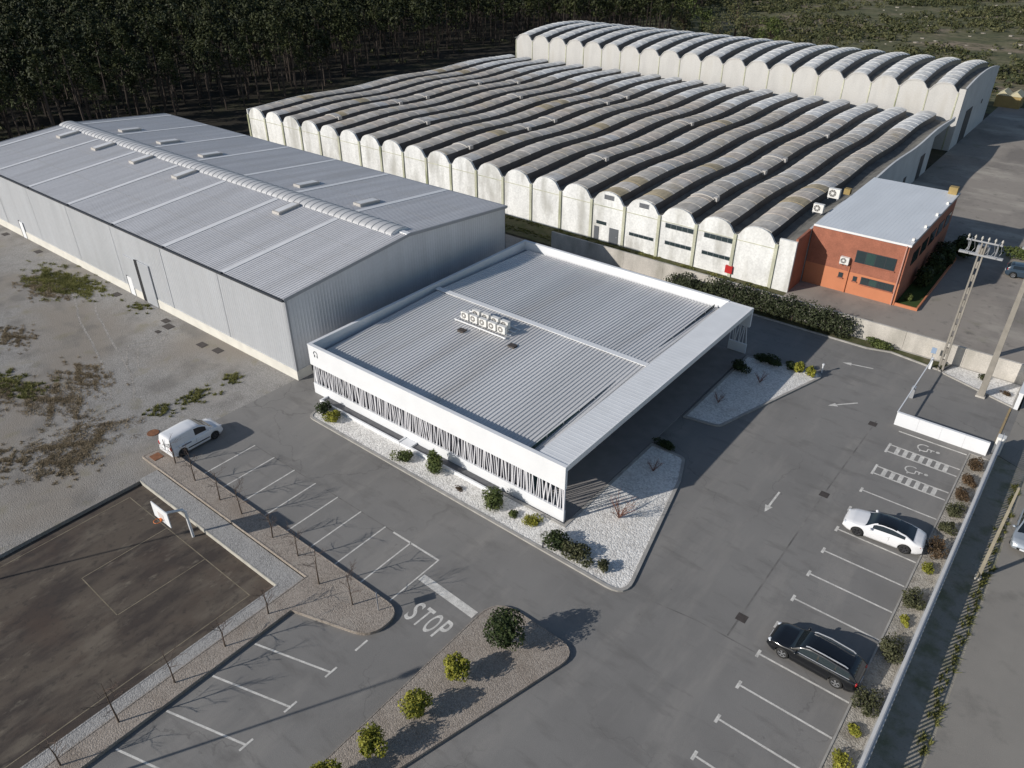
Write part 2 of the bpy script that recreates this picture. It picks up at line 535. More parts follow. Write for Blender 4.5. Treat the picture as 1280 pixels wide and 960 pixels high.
structure('forest_ground', MB().sheet([(-900, -200), (-140, -200), (-140, 70), (-119, 70), (-119, 178), (-150, 260), (-150, 900), (-900, 900)], -0.02), FLOOR)
structure('scrubland', MB().sheet([(-119, 176), (300, 176 + 12), (300, 900), (-150, 900), (-150, 260)], -0.01), SCRUB)
cw = MB()
cw.box(HX0 - 0.15, HX0, HY0, HY1 + 0.15, -0.5, 0.012)
structure('court_retaining_kerb', cw, GRAVEL)
cw = MB(); cw.box(HX0, HX1, HY1, HY1 + 0.07, -0.5, 0.05)
structure('court_end_kerb', cw, mat('court_edging', (0.42, 0.40, 0.35), 0.9, var=0.15, scale=2))
cw = MB(); cw.box(HX1, HX1 + 0.1, HY0, HY1 + 0.14, -0.5, 0.05)
structure('court_side_kerb', cw, WALKG)
structure('gravel_walk', MB().sheet([(HX0 - 0.15, HY1 + 0.07), (HX0 - 0.15, 17.82), (-30.45, 17.82), (-30.45, HY0), (HX1 + 0.1, HY0), (HX1 + 0.1, HY1 + 0.07)], 0.035), WALKG)
def bed(name, poly, m, kw=0.14, kz=0.13, gz=0.09, km=None):
    """raised bed: gravel sheet inside a kerb ring"""
    inn = inset(poly, kw)
    o = structure(name, MB().sheet(inn, gz), m)
    k = MB(); n = len(poly)
    v = [(x, y, -0.02) for x, y in poly] + [(x, y, kz) for x, y in poly] + [(x, y, kz) for x, y in inn] + [(x, y, gz - 0.03) for x, y in inn]
    f = []
    for i in range(n):
        j = (i + 1) % n
        f += [(i, j, n + j, n + i), (n + i, n + j, 2 * n + j, 2 * n + i), (2 * n + i, 2 * n + j, 3 * n + j, 3 * n + i)]
    k.add(v, f)
    k.build('kerb', km or KERB, o, recalc=True)
    return o
bedL = bed('gravel_planting_bed', fillet([(-49.5, 17.9), (-49.4, 19.1), (-47.7, 19.65), (-23.9, 19.65), (-23.9, 17.25), (-29.0, 15.7), (-29.0, -22), (-30.4, -22), (-30.4, 17.9)],
                             [0, 0.4, 0.5, 2.2, 1.3, 0.15, 0, 0, 0]), BROWNG, 0.06, 0.22, 0.2, BROWNG)
bed('gravel_island', fillet([(-20.25, 0.5), (-20.25, 23.9), (-14.2, 23.75), (-15.4, 19.3), (-19.6, 4.0)], [0, 1.7, 1.4, 0, 0]), BROWNG, 0.06, 0.2, 0.18, BROWNG)
bed('white_gravel_bed', fillet([(-44.4, 31.6), (-44.3, 29.0), (-14.25, 28.7), (-16.9, 40.5), (-17.9, 43.1), (-20.8, 43.1), (-20.8, 31.6)], [0, 0.8, 1.5, 0, 0.5, 0, 0]), WHITEG, 0.22)
bed('white_gravel_bed', fillet([(-20.6, 47.8), (-17.7, 48.3), (-14.0, 60.7), (-14.4, 61.3), (-20.7, 60.2)], [0, 0.5, 0.4, 0.3, 0]), WHITEG, 0.2)
bed('wall_planting_bed', [(-1.58, -22), (-0.14, -22), (-0.14, 56.9), (-1.58, 56.9)], PLANTG, 0.1)
bed('white_gravel_bed', [(-6.1, 68.1), (-0.14, 65.8), (-0.14, 70.05), (-5.6, 70.05)], WHITEG, 0.12)
bed('verge_bed', [(-24, 68.3), (-12.6, 68.4), (-10.6, 69.0), (-6.2, 68.3), (-5.7, 70.05), (-24, 70.05)], DRY, 0.15)
# painted markings and seams, all children of the asphalt
def mark(name, mb, m=None, parent=yard):
    return mb.build(name, m or PAINT, parent)
ZM = 0.009
for k in range(11):
    y = 47.66 - 2.53 * k
    if y < 19: break
    mb = MB().box(-6.45, -1.62, y - 0.055, y + 0.055, 0.005, ZM)
    mark('parking_line', mb)
    mark('parking_line_end', MB().box(-6.62, -6.455, y - 0.28, y + 0.28, 0.005, ZM))
mark('parking_line', MB().box(-6.5, -1.65, 56.6, 56.72, 0.005, ZM))
for (ya, yb) in ((54.42, 53.42), (51.1, 50.12)):
    mark('parking_line', MB().box(-6.45, -1.65, ya - 0.06, ya + 0.06, 0.005, ZM))
    mark('parking_line', MB().box(-6.45, -1.65, yb - 0.06, yb + 0.06, 0.005, ZM))
    mark('parking_line_end', MB().box(-6.62, -6.455, yb - 0.2, ya + 0.2, 0.005, ZM))
    for k in range(7):
        x = -6.0 + k * 0.56
        mark('hatch_block', MB().box(x, x + 0.29, yb + 0.07, ya - 0.07, 0.005, ZM))
for k in range(8):
    x = -27.6 - 2.39 * k
    mark('parking_line', MB().box(x - 0.05, x + 0.05, 19.75, 24.1, 0.005, ZM))
mark('parking_line', MB().box(-29.2, -25.11, 24.0, 24.13, 0.005, ZM))
mark('parking_line', MB().box(-25.2, -25.11, 19.9, 23.995, 0.005, ZM))
mark('asphalt_seam', MB().box(-44.4, -29.25, 24.06, 24.13, 0.005, 0.0075), SEAM)
d = Vector((4.8, 1.43)).normalized()
for k in range(6):
    y = 13.0 - 2.67 * k
    mark('parking_line', MB().obox((-26.4, y + 0.72), d, 4.95, 0.11, 0.005, ZM))
    mark('parking_line_end', MB().box(-24.06, -23.94, y + 1.05, y + 1.85, 0.0095, 0.0125))
mark('parking_line_end', MB().box(-24.1, -23.98, 16.2, 17.1, 0.005, ZM))
mark('stop_bar', MB().obox((-22.75, 22.3), (4.5, -0.2), 4.5, 0.55, 0.005, ZM))
def text_mesh(txt, name, m, sx, sy, bold=0.0):
    cu = bpy.data.curves.new(name, 'FONT')
    cu.body = txt
    cu.size = 1
    cu.offset = bold
    cu.align_x = 'CENTER'
    cu.align_y = 'CENTER'
    o = bpy.data.objects.new(name, cu)
    COL.objects.link(o)
    bpy.context.view_layer.update()
    dg = bpy.context.evaluated_depsgraph_get()
    me = bpy.data.meshes.new_from_object(o.evaluated_get(dg))
    bpy.data.objects.remove(o)
    co = np.array([v.co[:] for v in me.vertices])
    mn, mx = co.min(0), co.max(0)
    c = (mn + mx) / 2
    for v in me.vertices:
        v.co.x = (v.co.x - c[0]) / (mx[0] - mn[0]) * sx
        v.co.y = (v.co.y - c[1]) / (mx[1] - mn[1]) * sy
    me.materials.clear()
    me.materials.append(m)
    return me
for ch, cx, w in (('S', -23.42, 0.52), ('T', -22.72, 0.56), ('O', -21.98, 0.62), ('P', -21.22, 0.52)):
    put('stop_letter', text_mesh(ch, 'stop_letter', PAINT, w, 1.5, 0.012), yard, loc=(cx, 20.25, 0.0085), rot=(0, 0, R(-3)))
def arrow(tail, head):
    a = Vector(tail); b = Vector(head)
    d = (b - a).normalized(); n = Vector((-d.y, d.x))
    e = b - d * 0.75
    P = [a + n * .07, a - n * .07, e - n * .07, e - n * .26, b, e + n * .26, e + n * .07]
    mark('direction_arrow', MB().sheet([(p.x, p.y) for p in P], 0.0085))
arrow((-11.0, 65.15), (-13.5, 64.55))
arrow((-10.3, 58.7), (-12.1, 56.8))
arrow((-10.95, 43.8), (-10.95, 41.2))
for cy in (55.55, 52.2):                                  # wheelchair signs, heads towards the wall
    mb = MB()
    def W(px, py): return (-4.1 + py * 1.15, cy - px * 1.15)
    ring = [W(0.0 + 0.38 * math.cos(t), -0.24 + 0.38 * math.sin(t)) for t in [R(150 + 20 * i) for i in range(13)]]
    mb.ribbon(ring, 0.10, 0.0085)
    mb.ribbon([W(-0.02, 0.40), W(-0.02, 0.0), W(0.3, 0.0), W(0.42, -0.42), W(0.55, -0.38)], 0.11, 0.0125)
    mb.ribbon([W(-0.0, 0.22), W(0.26, 0.22)], 0.09, 0.0165)
    hd = [W(-0.02 + 0.12 * math.cos(t), 0.60 + 0.12 * math.sin(t)) for t in [2 * math.pi * i / 14 for i in range(14)]]
    mb.sheet(hd, 0.0085)
    mark('wheelchair_symbol', mb)
mark('asphalt_seam', MB().ribbon([(-14.4, 29.5), (-12.6, 29.6), (-10.3, 29.9), (-6.7, 29.9)], 0.08, 0.0075), SEAM)
mark('asphalt_seam', MB().ribbon([(-8.4, 30), (-8.45, 45), (-8.3, 57)], 0.10, 0.0075), SEAM)
for (x, y) in ((-8.4, 45.5), (-8.4, 56.4), (-8.3, 31.7)):
    mark('drain_grate', MB().box(x - 0.3, x + 0.3, y - 0.3, y + 0.3, 0.003, 0.012), IRON)
gy = bpy.data.objects['gravel_yard']
for (x, y, s) in ((-105.6, 31.0, .5), (-96.6, 31.0, .5), (-78.1, 30.9, .5), (-68.5, 30.9, .45), (-67.2, 30.4, .55), (-61.4, 30.4, .5), (-59.3, 30.7, .5), (-67.0, 29.2, .3)):
    MB().box(x - s, x + s, y - s * .7, y + s * .7, -0.02, 0.03).build('manhole_cover', IRON, gy)
MB().prism([(-51.9 + .45 * math.cos(t), 20.1 + .45 * math.sin(t)) for t in np.linspace(0, 6.0, 16)], -0.02, 0.04).build('manhole_cover', RUST, gy)
MB().box(-49.0, -48.2, 18.2, 18.9, 0.1, 0.24).build('access_hatch', RUST, bedL)
TRK = pebble('packed_gravel', (0.20, 0.187, 0.17), (0.33, 0.31, 0.285), 6, 0.6)
for pts in ([(-82, 28.3), (-78, 26.7), (-75.1, 25.6), (-68.9, 23.9), (-62.7, 22.0), (-58, 20.0)], [(-80, 29.4), (-77, 28.1), (-75.0, 27.3), (-68.2, 25.4), (-61.2, 23.4), (-57, 21.4)],
            [(-67.5, 29.8), (-66, 28), (-66.6, 26), (-63, 24)], [(-66.3, 29.8), (-64.8, 28), (-65.3, 26.3), (-61.8, 24.4)]):
    sm = []
    for i in range(len(pts) - 1):
        p0, p1, p2, p3 = pts[max(0, i - 1)], pts[i], pts[i + 1], pts[min(len(pts) - 1, i + 2)]
        for k in range(8):
            u = k / 8
            sm.append(tuple(.5 * ((2 * p1[j]) + (-p0[j] + p2[j]) * u + (2 * p0[j] - 5 * p1[j] + 4 * p2[j] - p3[j]) * u * u + (-p0[j] + 3 * p1[j] - 3 * p2[j] + p3[j]) * u ** 3) + rnd.uniform(-.05, .05) for j in (0, 1)))
    MB().ribbon(sm, 0.2, 0.006).build('tyre_track', TRK, gy)
ct = bpy.data.objects['court']
def cl(a, b):
    d = Vector(b) - Vector(a)
    MB().obox(((a[0] + b[0]) / 2, (a[1] + b[1]) / 2), d, d.length, 0.06, -0.259, -0.254).build('court_line', FADED, ct)
cl((-41.5, 9.4), (-37.03, 9.3)); cl((-37.0, 9.35), (-37.0, 15.1)); cl((-46.4, 15.15), (-32.2, 15.05)); cl((-32.25, 15.0), (-32.25, -20)); cl((-41.5, 9.45), (-41.5, 15.1)); cl((-46.4, 15.1), (-46.4, -20))
# ------------------------------------------------------------------ building materials
SHEDM = mat('shed_cladding', (0.53, 0.55, 0.58), 0.42, 0.35, var=0.06, scale=0.5, stretch=(1.5, 1.5, 0.12), grain=0.03, gscale=3, stain=(0.49, 0.50, 0.52), samt=0.3, sscale=0.6)
SHEDR = mat('shed_roof_sheet', (0.55, 0.545, 0.555), 0.7, 0.0, var=0.09, scale=0.45, grain=0.05, gscale=4, stretch=(1.6, 0.12, 1), stain=(0.47, 0.46, 0.455), samt=0.5, sscale=0.5)
TRANS = mat('translucent_sheet', (0.70, 0.70, 0.705), 0.4, 0.0, var=0.05, scale=0.8)
DARKM = mat('dark_metal', (0.05, 0.055, 0.065), 0.5, 0.3)
GREYP = mat('grey_frame', (0.30, 0.31, 0.33), 0.5, 0.2)
VENTC = mat('vent_casing', (0.44, 0.42, 0.395), 0.7, var=0.08, scale=2)
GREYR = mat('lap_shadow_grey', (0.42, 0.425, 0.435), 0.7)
RIBR = mat('ribbed_roof_sheet', (0.63, 0.625, 0.62), 0.6, 0.1, var=0.09, scale=0.35, grain=0.05, gscale=8, stretch=(1.5, 0.12, 1), stain=(0.46, 0.43, 0.40), samt=0.5, sscale=0.3)
BAND = mat('canopy_sheet', (0.76, 0.765, 0.77), 0.5, 0.1, var=0.04, scale=0.8, grain=0.03)
GLASS = mat('dark_glass', (0.03, 0.045, 0.05), 0.06, 0.0, spec=0.8)
GREENG = mat('green_glass', (0.035, 0.07, 0.065), 0.05, 0.0, spec=0.9)
SLATM = mat('white_slat', (0.66, 0.655, 0.68), 0.6)
VOID = mat('screen_back', (0.05, 0.05, 0.062), 0.35, 0.0)
PORCH = mat('porch_paving', (0.24, 0.225, 0.215), 0.85, var=0.1, scale=1.0, grain=0.1)
OLDW = mat('old_white_render', (0.70, 0.70, 0.68), 0.9, var=0.13, scale=0.7, grain=0.10, gscale=5, stain=(0.33, 0.32, 0.28), samt=0.6, sscale=0.55, stretch=(1, 1, 0.3))
OLDP = mat('mossy_pilaster', (0.47, 0.47, 0.36), 0.9, var=0.2, scale=0.9, grain=0.12, gscale=6, stain=(0.22, 0.24, 0.13), samt=0.75, sscale=0.6, stretch=(1, 1, 0.4))
REARW = mat('rear_render', (0.50, 0.49, 0.47), 0.9, var=0.10, scale=0.5, grain=0.06, gscale=5, stain=(0.36, 0.34, 0.30), samt=0.45, sscale=0.5, stretch=(1, 1, 0.3))
SIDEW = mat('side_render', (0.50, 0.51, 0.52), 0.9, var=0.08, scale=0.5)
VALLEY = mat('gutter_felt', (0.14, 0.135, 0.122), 0.95, var=0.25, scale=0.8, stain=(0.20, 0.19, 0.16), samt=0.6, sscale=0.8)
BRICK = mat('red_brick', (0.31, 0.115, 0.07), 0.85, var=0.12, scale=1.2, grain=0.12, gscale=9)
ORANGE = mat('orange_paint', (0.52, 0.195, 0.095), 0.8, var=0.05, scale=1.0)
BROOF = mat('pale_roof_sheet', (0.68, 0.70, 0.72), 0.5, 0.1, var=0.05, scale=0.5, stretch=(1, 0.3, 1))
ACW = mat('ac_casing', (0.70, 0.69, 0.66), 0.5, var=0.05, scale=3)
POLEC = mat('concrete_pole', (0.25, 0.23, 0.20), 0.9, var=0.12, scale=2, grain=0.08)
RED = mat('red_enamel', (0.45, 0.02, 0.02), 0.5)
YELL = mat('yellow_paint', (0.30, 0.215, 0.08), 0.7, var=0.15, scale=1)
GALV = mat('galvanised_steel', (0.45, 0.46, 0.48), 0.45, 0.5)

def vault_material(name, zone):
    """weathered fibre-cement: every sheet its own tone (sheets 4.56 m by 2.25 m in world cells)"""
    m = bpy.data.materials.new(name)
    m.use_nodes = True
    N, L = m.node_tree.nodes, m.node_tree.links
    p = N['Principled BSDF']
    p.inputs['Roughness'].default_value = 0.85
    p.inputs['Specular IOR Level'].default_value = 0.3
    geo = N.new('ShaderNodeNewGeometry')
    sep = N.new('ShaderNodeSeparateXYZ')
    L.new(geo.outputs['Position'], sep.inputs[0])
    def fl(sock, off, div):
        a = N.new('ShaderNodeMath'); a.operation = 'ADD'; a.inputs[1].default_value = off; L.new(sock, a.inputs[0])
        b = N.new('ShaderNodeMath'); b.operation = 'DIVIDE'; b.inputs[1].default_value = div; L.new(a.outputs[0], b.inputs[0])
        c = N.new('ShaderNodeMath'); c.operation = 'FLOOR'; L.new(b.outputs[0], c.inputs[0])
        return c.outputs[0]
    cx = fl(sep.outputs[0], 117.0, 4.6)
    cy = fl(sep.outputs[1], -75.5, 2.25)
    cmb = N.new('ShaderNodeCombineXYZ')
    L.new(cx, cmb.inputs[0]); L.new(cy, cmb.inputs[1])
    wn_ = N.new('ShaderNodeTexWhiteNoise'); wn_.noise_dimensions = '2D'
    L.new(cmb.outputs[0], wn_.inputs['Vector'])
    cr = N.new('ShaderNodeValToRGB')
    e = cr.color_ramp.elements
    if zone == 'old':
        stops = [(0.0, (0.42, 0.39, 0.352)), (0.3, (0.455, 0.428, 0.39)), (0.6, (0.475, 0.428, 0.38)), (0.78, (0.50, 0.47, 0.435)), (0.90, (0.38, 0.32, 0.22)), (0.94, (0.50, 0.49, 0.475)), (1.0, (0.52, 0.51, 0.5))]
    else:
        stops = [(0.0, (0.55, 0.55, 0.54)), (0.5, (0.61, 0.61, 0.60)), (1.0, (0.67, 0.67, 0.66))]
    e[0].position = stops[0][0]; e[0].color = (*stops[0][1], 1)
    e[1].position = stops[-1][0]; e[1].color = (*stops[-1][1], 1)
    for s_, c_ in stops[1:-1]:
        q = e.new(s_); q.color = (*c_, 1)
    cr.color_ramp.interpolation = 'CONSTANT' if zone == 'old' else 'LINEAR'
    L.new(wn_.outputs['Value'], cr.inputs[0])
    n = N.new('ShaderNodeTexNoise'); n.inputs['Scale'].default_value = 1.1; n.inputs['Detail'].default_value = 6
    L.new(geo.outputs['Position'], n.inputs['Vector'])
    mr = N.new('ShaderNodeMapRange'); mr.inputs[1].default_value = 0.3; mr.inputs[2].default_value = 0.7; mr.inputs[3].default_value = 0.78; mr.inputs[4].default_value = 1.18
    L.new(n.outputs[0], mr.inputs[0])
    sc = N.new('ShaderNodeVectorMath'); sc.operation = 'SCALE'
    L.new(cr.outputs[0], sc.inputs[0]); L.new(mr.outputs[0], sc.inputs['Scale'])
    n3 = N.new('ShaderNodeTexNoise'); n3.inputs['Scale'].default_value = 0.35; n3.inputs['Detail'].default_value = 5
    L.new(geo.outputs['Position'], n3.inputs['Vector'])
    m3 = N.new('ShaderNodeMapRange'); m3.inputs[1].default_value = 0.55; m3.inputs[2].default_value = 0.72; m3.inputs[4].default_value = 0.55 if zone == 'old' else 0.12
    L.new(n3.outputs[0], m3.inputs[0])
    mx = N.new('ShaderNodeMix'); mx.data_type = 'RGBA'
    L.new(m3.outputs[0], mx.inputs[0]); L.new(sc.outputs[0], mx.inputs[6])
    mx.inputs[7].default_value = (0.34, 0.28, 0.18, 1)
    L.new(mx.outputs[2], p.inputs['Base Color'])
    MATS[name] = m
    return m
VOLD = vault_material('fibre_cement', 'old')
VNEW = vault_material('pale_fibre_cement', 'new')

def ribbed(mb, x0, x1, pitch, rib, hgt, rows):
    """sheet with ribs across x; rows: list of (y, z) the ribs run through"""
    xs = []
    x = x0
    while x < x1 - 1e-6:
        xs += [(x, 0), (x + pitch - rib, 0), (x + pitch - rib * 0.75, hgt), (x + pitch - rib * 0.25, hgt)]
        x += pitch
    xs = [(min(a, x1), b) for a, b in xs] + [(x1, 0)]
    mb.grid([[(a, y, z + b) for a, b in xs] for (y, z) in rows])
    return mb

# ------------------------------------------------------------------ grey shed
SX0, SX1, SY0, SY1, SE, SR = -116.0, -49.3, 32.1, 60.5, 7.8, 9.05
SYR = 46.3
t = thing('warehouse', 'long grey metal-clad warehouse with low gabled roof and ribbed ridge vent', 'warehouse', ((SX0 + SX1) / 2, SY0, 0))
def vribbed(axis, c, a0, a1, z0, ztop, pitch, depth, sgn):
    """vertical-ribbed wall; ztop(a) gives the height"""
    P0, P1 = [], []
    a = a0
    while a < a1 - 1e-6:
        for (u, dd) in ((0, 0), (pitch * 0.55, 0), (pitch * 0.65, depth), (pitch * 0.9, depth)):
            q = min(a + u, a1)
            p = (q, c + sgn * dd) if axis == 'x' else (c + sgn * dd, q)
            P0.append((p[0], p[1], z0)); P1.append((p[0], p[1], ztop(q)))
        a += pitch
    p = (a1, c) if axis == 'x' else (c, a1)
    P0.append((*p, z0)); P1.append((*p, ztop(a1)))
    return MB().grid([P0, P1])
gab = lambda y: SE + (SR - SE) * (1 - abs(y - SYR) / ((SYR - SY0) if y < SYR else (SY1 - SYR))) - 0.06
vribbed('x', SY0, SX0, SX1, 0.95, lambda a: SE - 0.1, 0.33, 0.016, -1).build('front_wall', SHEDM, t)
vribbed('x', SY1, SX0, SX1, 0.0, lambda a: SE - 0.1, 0.33, 0.035, 1).build('back_wall', SHEDM, t)
vribbed('y', SX1, SY0, SY1, 0.95, gab, 0.33, 0.012, 1).build('gable_wall', SHEDM, t)
vribbed('y', SX0, SY0, SY1, 0.0, gab, 0.33, 0.035, -1).build('gable_wall', SHEDM, t)
MB().box(SX0, SX1 + 0.06, SY0 - 0.06, SY0 + 0.3, 0, 0.95).build('plinth', CREAM, t)
MB().box(SX1 - 0.3, SX1 + 0.06, SY0 + 0.31, SY1, 0, 0.95).build('plinth', CREAM, t)
ribbed(MB(), SX0 - 0.1, SX1 + 0.1, 0.335, 0.06, 0.03, [(SY0 - 0.15, SE), (SYR, SR)]).build('roof_slope', SHEDR, t)
ribbed(MB(), SX0 - 0.1, SX1 + 0.1, 0.335, 0.06, 0.03, [(SYR, SR), (SY1 + 0.15, SE)]).build('roof_slope', SHEDR, t)
gm = MB(); gm.box(SX0 - 0.1, SX1 + 0.1, SY0 - 0.33, SY0 - 0.152, SE - 0.2, SE - 0.03)
gm.build('gutter', DARKM, t)
MB().box(SX0 - 0.1, SX1 + 0.1, SY1 + 0.152, SY1 + 0.35, SE - 0.2, SE - 0.0).build('gutter', GREYP, t)
for sx in (SX0 - 0.16, SX1 + 0.1):
    v = MB()
    for (ya, za, yb, zb) in ((SY0 - 0.15, SE, SYR, SR), (SYR, SR, SY1 + 0.15, SE)):
        v.add([(sx, ya, za - .22), (sx + .06, ya, za - .22), (sx + .06, yb, zb - .22), (sx, yb, zb - .22), (sx, ya, za + .07), (sx + .06, ya, za + .07), (sx + .06, yb, zb + .07), (sx, yb, zb + .07)],
              [(0, 1, 5, 4), (1, 2, 6, 5), (2, 3, 7, 6), (3, 0, 4, 7), (4, 5, 6, 7)])
    v.build('verge_trim', GREYP, t)
MB().box(SX1 + 0.02, SX1 + 0.12, SY0 - 0.08, SY0 + 0.1, 0.95, SE - 0.2).build('corner_trim', GREYP, t)
rz = lambda y: SE + (SR - SE) * ((y - SY0 + 0.15) / (SYR - SY0 + 0.15) if y < SYR else (SY1 + 0.15 - y) / (SY1 + 0.15 - SYR))
k = 0
for i in range(7):
    x = -57.8 - 9.4 * i
    for (ya, yb) in ((SY0 - 0.14, SYR - 1.3), (SYR + 1.3, SY1 + 0.14)):
        m_ = MB()
        m_.add([(x - .3, ya, rz(ya) + .05), (x + .3, ya, rz(ya) + .05), (x + .3, yb, rz(yb) + .05), (x - .3, yb, rz(yb) + .05)], [(0, 1, 2, 3)])
        m_.build('rooflight_strip', TRANS, t)
    MB().box(x - .12, x + .12, SY0 - 0.36, SY0 - 0.15, SE - 0.06, SE + 0.06).build('gutter_bracket', DARKM, t)
for (x, y0, y1) in [(a, 42.4, 45.0) for a in (-110.4, -101.0, -91.8, -82.5, -64.0)] + [(a, 48.9, 51.6) for a in (-106.6, -97.0, -87.5, -69.0, -59.3)]:
    m_ = MB()
    za, zb = rz(y0), rz(y1)
    m_.add([(x - .55, y0, za), (x + .55, y0, za), (x + .55, y1, zb), (x - .55, y1, zb), (x - .55, y0, za + .28), (x + .55, y0, za + .28), (x + .55, y1, zb + .28), (x - .55, y1, zb + .28)],
           [(4, 5, 6, 7), (0, 1, 5, 4), (1, 2, 6, 5), (2, 3, 7, 6), (3, 0, 4, 7)])
    o = m_.build('roof_vent', VENTC, t)
    MB().add([(x - .42, y0 + .15, rz(y0 + .15) + .295), (x + .42, y0 + .15, rz(y0 + .15) + .295), (x + .42, y1 - .15, rz(y1 - .15) + .295), (x - .42, y1 - .15, rz(y1 - .15) + .295)], [(0, 1, 2, 3)]).build('pane', TRANS, o)
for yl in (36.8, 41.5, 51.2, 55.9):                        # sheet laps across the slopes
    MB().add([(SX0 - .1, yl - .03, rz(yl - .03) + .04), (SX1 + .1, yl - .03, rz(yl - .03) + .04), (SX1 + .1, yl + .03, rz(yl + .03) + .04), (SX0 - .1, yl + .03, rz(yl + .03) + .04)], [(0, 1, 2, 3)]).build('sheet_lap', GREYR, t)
for xj in range(7):
    xx_ = SX0 + 9.5 * (xj + 1)
    MB().box(xx_ - .03, xx_ + .03, SY0 - .045, SY0 - .032, .96, SE - .22).build('panel_joint', SHEDM, t)
# curved ridge vent, one ribbed pane after another
def arcpts(x, r, n=9, z0=0):
    return [(x, SYR + r * math.cos(R(180 - 180 * i / (n - 1))), SR - 0.14 + z0 + 0.42 * r / 1.15 * math.sin(R(180 * i / (n - 1)))) for i in range(n)]
x = SX0 + 0.4
rv0 = MB().grid([arcpts(-0.44, 1.15), arcpts(0.34, 1.15)]).mesh('ridge_vent_pane', mat('ridge_glazing', (.50, .50, .505), .45, var=.08, scale=1.5), True)
rib0 = MB().grid([arcpts(0.34, 1.15), arcpts(0.35, 1.21), arcpts(0.45, 1.21), arcpts(0.46, 1.15)]).mesh('ridge_vent_rib', GREYP)
while x < SX1 - 1.2:
    o = put('ridge_vent_pane', rv0, t, loc=(x, 0, 0)); put('rib', rib0, o, loc=(x, 0, 0))
    x += 0.9
xe = x - 0.44
MB().add(arcpts(xe, 1.15), [tuple(range(9))]).build('ridge_vent_end', BAND, t)
MB().box(xe + .1, SX1 + .1, SYR - .25, SYR + .25, SR - .05, SR + .08).build('ridge_cap', BAND, t)
# doors in the long wall
MB().box(-76.6, -74.35, SY0 - 0.12, SY0 - 0.05, 0.96, 4.55).build('sliding_door', SHEDM, t)
d_ = MB().box(-74.34, -73.69, SY0 - 0.15, SY0 - 0.045, 0.1, 4.6).build('door_opening', mat('dark_opening', (.012, .013, .016), .8), t)
d_ = MB().box(-73.68, -71.6, SY0 - 0.16, SY0 - 0.06, 0.05, 4.6).build('sliding_door', mat('door_sheet', (0.46, 0.48, 0.51), 0.45, 0.3), t)
d_ = MB().box(-76.95, -76.05, SY0 - 0.13, SY0 - 0.065, 0.05, 2.1).build('door', WHITE, t)
MB().box(-77.05, -76.97, SY0 - 0.14, SY0 - 0.062, 0.05, 2.15).build('door_jamb', DARKM, t)
d_ = MB().box(-102.6, -101.7, SY0 - 0.13, SY0 - 0.065, 0.05, 2.1).build('door', WHITE, t)
MB().box(-102.72, -102.62, SY0 - 0.14, SY0 - 0.062, 0.05, 2.2).build('door_jamb', DARKM, t)
d_ = MB().box(SX1 + 0.065, SX1 + 0.12, 33.6, 35.2, 0.3, 2.3).build('vent_grille', DARKM, t)

# ------------------------------------------------------------------ white showroom
WX0, WX1, WY0, WY1, WZ = -46.65, -21.0, 31.75, 60.6, 4.65
t = thing('showroom', 'low white flat-fronted building with ribbed grey roof and slanted white slats', 'building', ((WX0 + WX1) / 2, WY0, 0))
WE = WX1
GX = -24.4                                        # recessed glass line
MB().box(WX0, WE, WY0, WY0 + 0.25, 2.8, WZ).build('front_fascia', WHITE, t)
MB().box(WX0, WX0 + 0.25, WY0 + 0.252, WY1 - 0.252, 0, WZ).build('side_wall', WHITE, t)
MB().box(WX0, WE, WY1 - 0.25, WY1, 2.8, WZ).build('back_fascia', WHITE, t)
MB().box(WX0, WE - 3.2, WY1 - 0.2, WY1 - 0.05, 0, 2.8).build('back_wall', WHITE, t)
MB().box(WX0, WE, WY0 + 0.02, WY0 + 0.2, 0, 1.0).build('base_wall', WHITE, t)
MB().box(WE - 1.7, WE, WY1 - 0.22, WY1 - 0.03, 0, 1.0).build('base_wall', WHITE, t)
MB().box(WX0 + 0.26, GX + 0.0, WY0 + 0.55, WY0 + 0.6, 0, 2.9).build('window_band', VOID, t)
# parapet copings
MB().box(WX0 - 0.03, WE + 0.03, WY0 - 0.03, WY0 + 0.28, WZ + 0.002, WZ + 0.05).build('coping', WHITE, t)
MB().box(WX0 - 0.03, WX0 + 0.28, WY0 + 0.285, WY1 - 0.285, WZ + 0.002, WZ + 0.05).build('coping', WHITE, t)
MB().box(WX0 - 0.03, -23.3, WY1 - 0.28, WY1 + 0.03, WZ + 0.002, WZ + 0.05).build('coping', WHITE, t)
# ribbed roof, two slopes to a ridge, gutter strips round it
RY = 46.55
ribbed(MB(), WX0 + 0.75, -23.6, 0.32, 0.13, 0.06, [(32.85, 3.85), (RY, 4.3)]).build('roof_slope', RIBR, t)
ribbed(MB(), WX0 + 0.75, -23.6, 0.32, 0.13, 0.06, [(RY, 4.3), (60.15, 3.85)]).build('roof_slope', RIBR, t)
MB().box(WX0 + 0.25, -23.5, WY0 + 0.25, WY1 - 0.25, 3.55, 3.7).build('roof_gutter', GREYP, t)
MB().box(WX0 + 0.5, -23.6, RY - 0.28, RY + 0.28, 4.36, 4.41).build('ridge_cap', BAND, t)
MB().box(-23.6, -23.45, WY0 + 0.26, WY1 - 0.26, 3.7, 4.25).build('roof_upstand', GREYP, t)
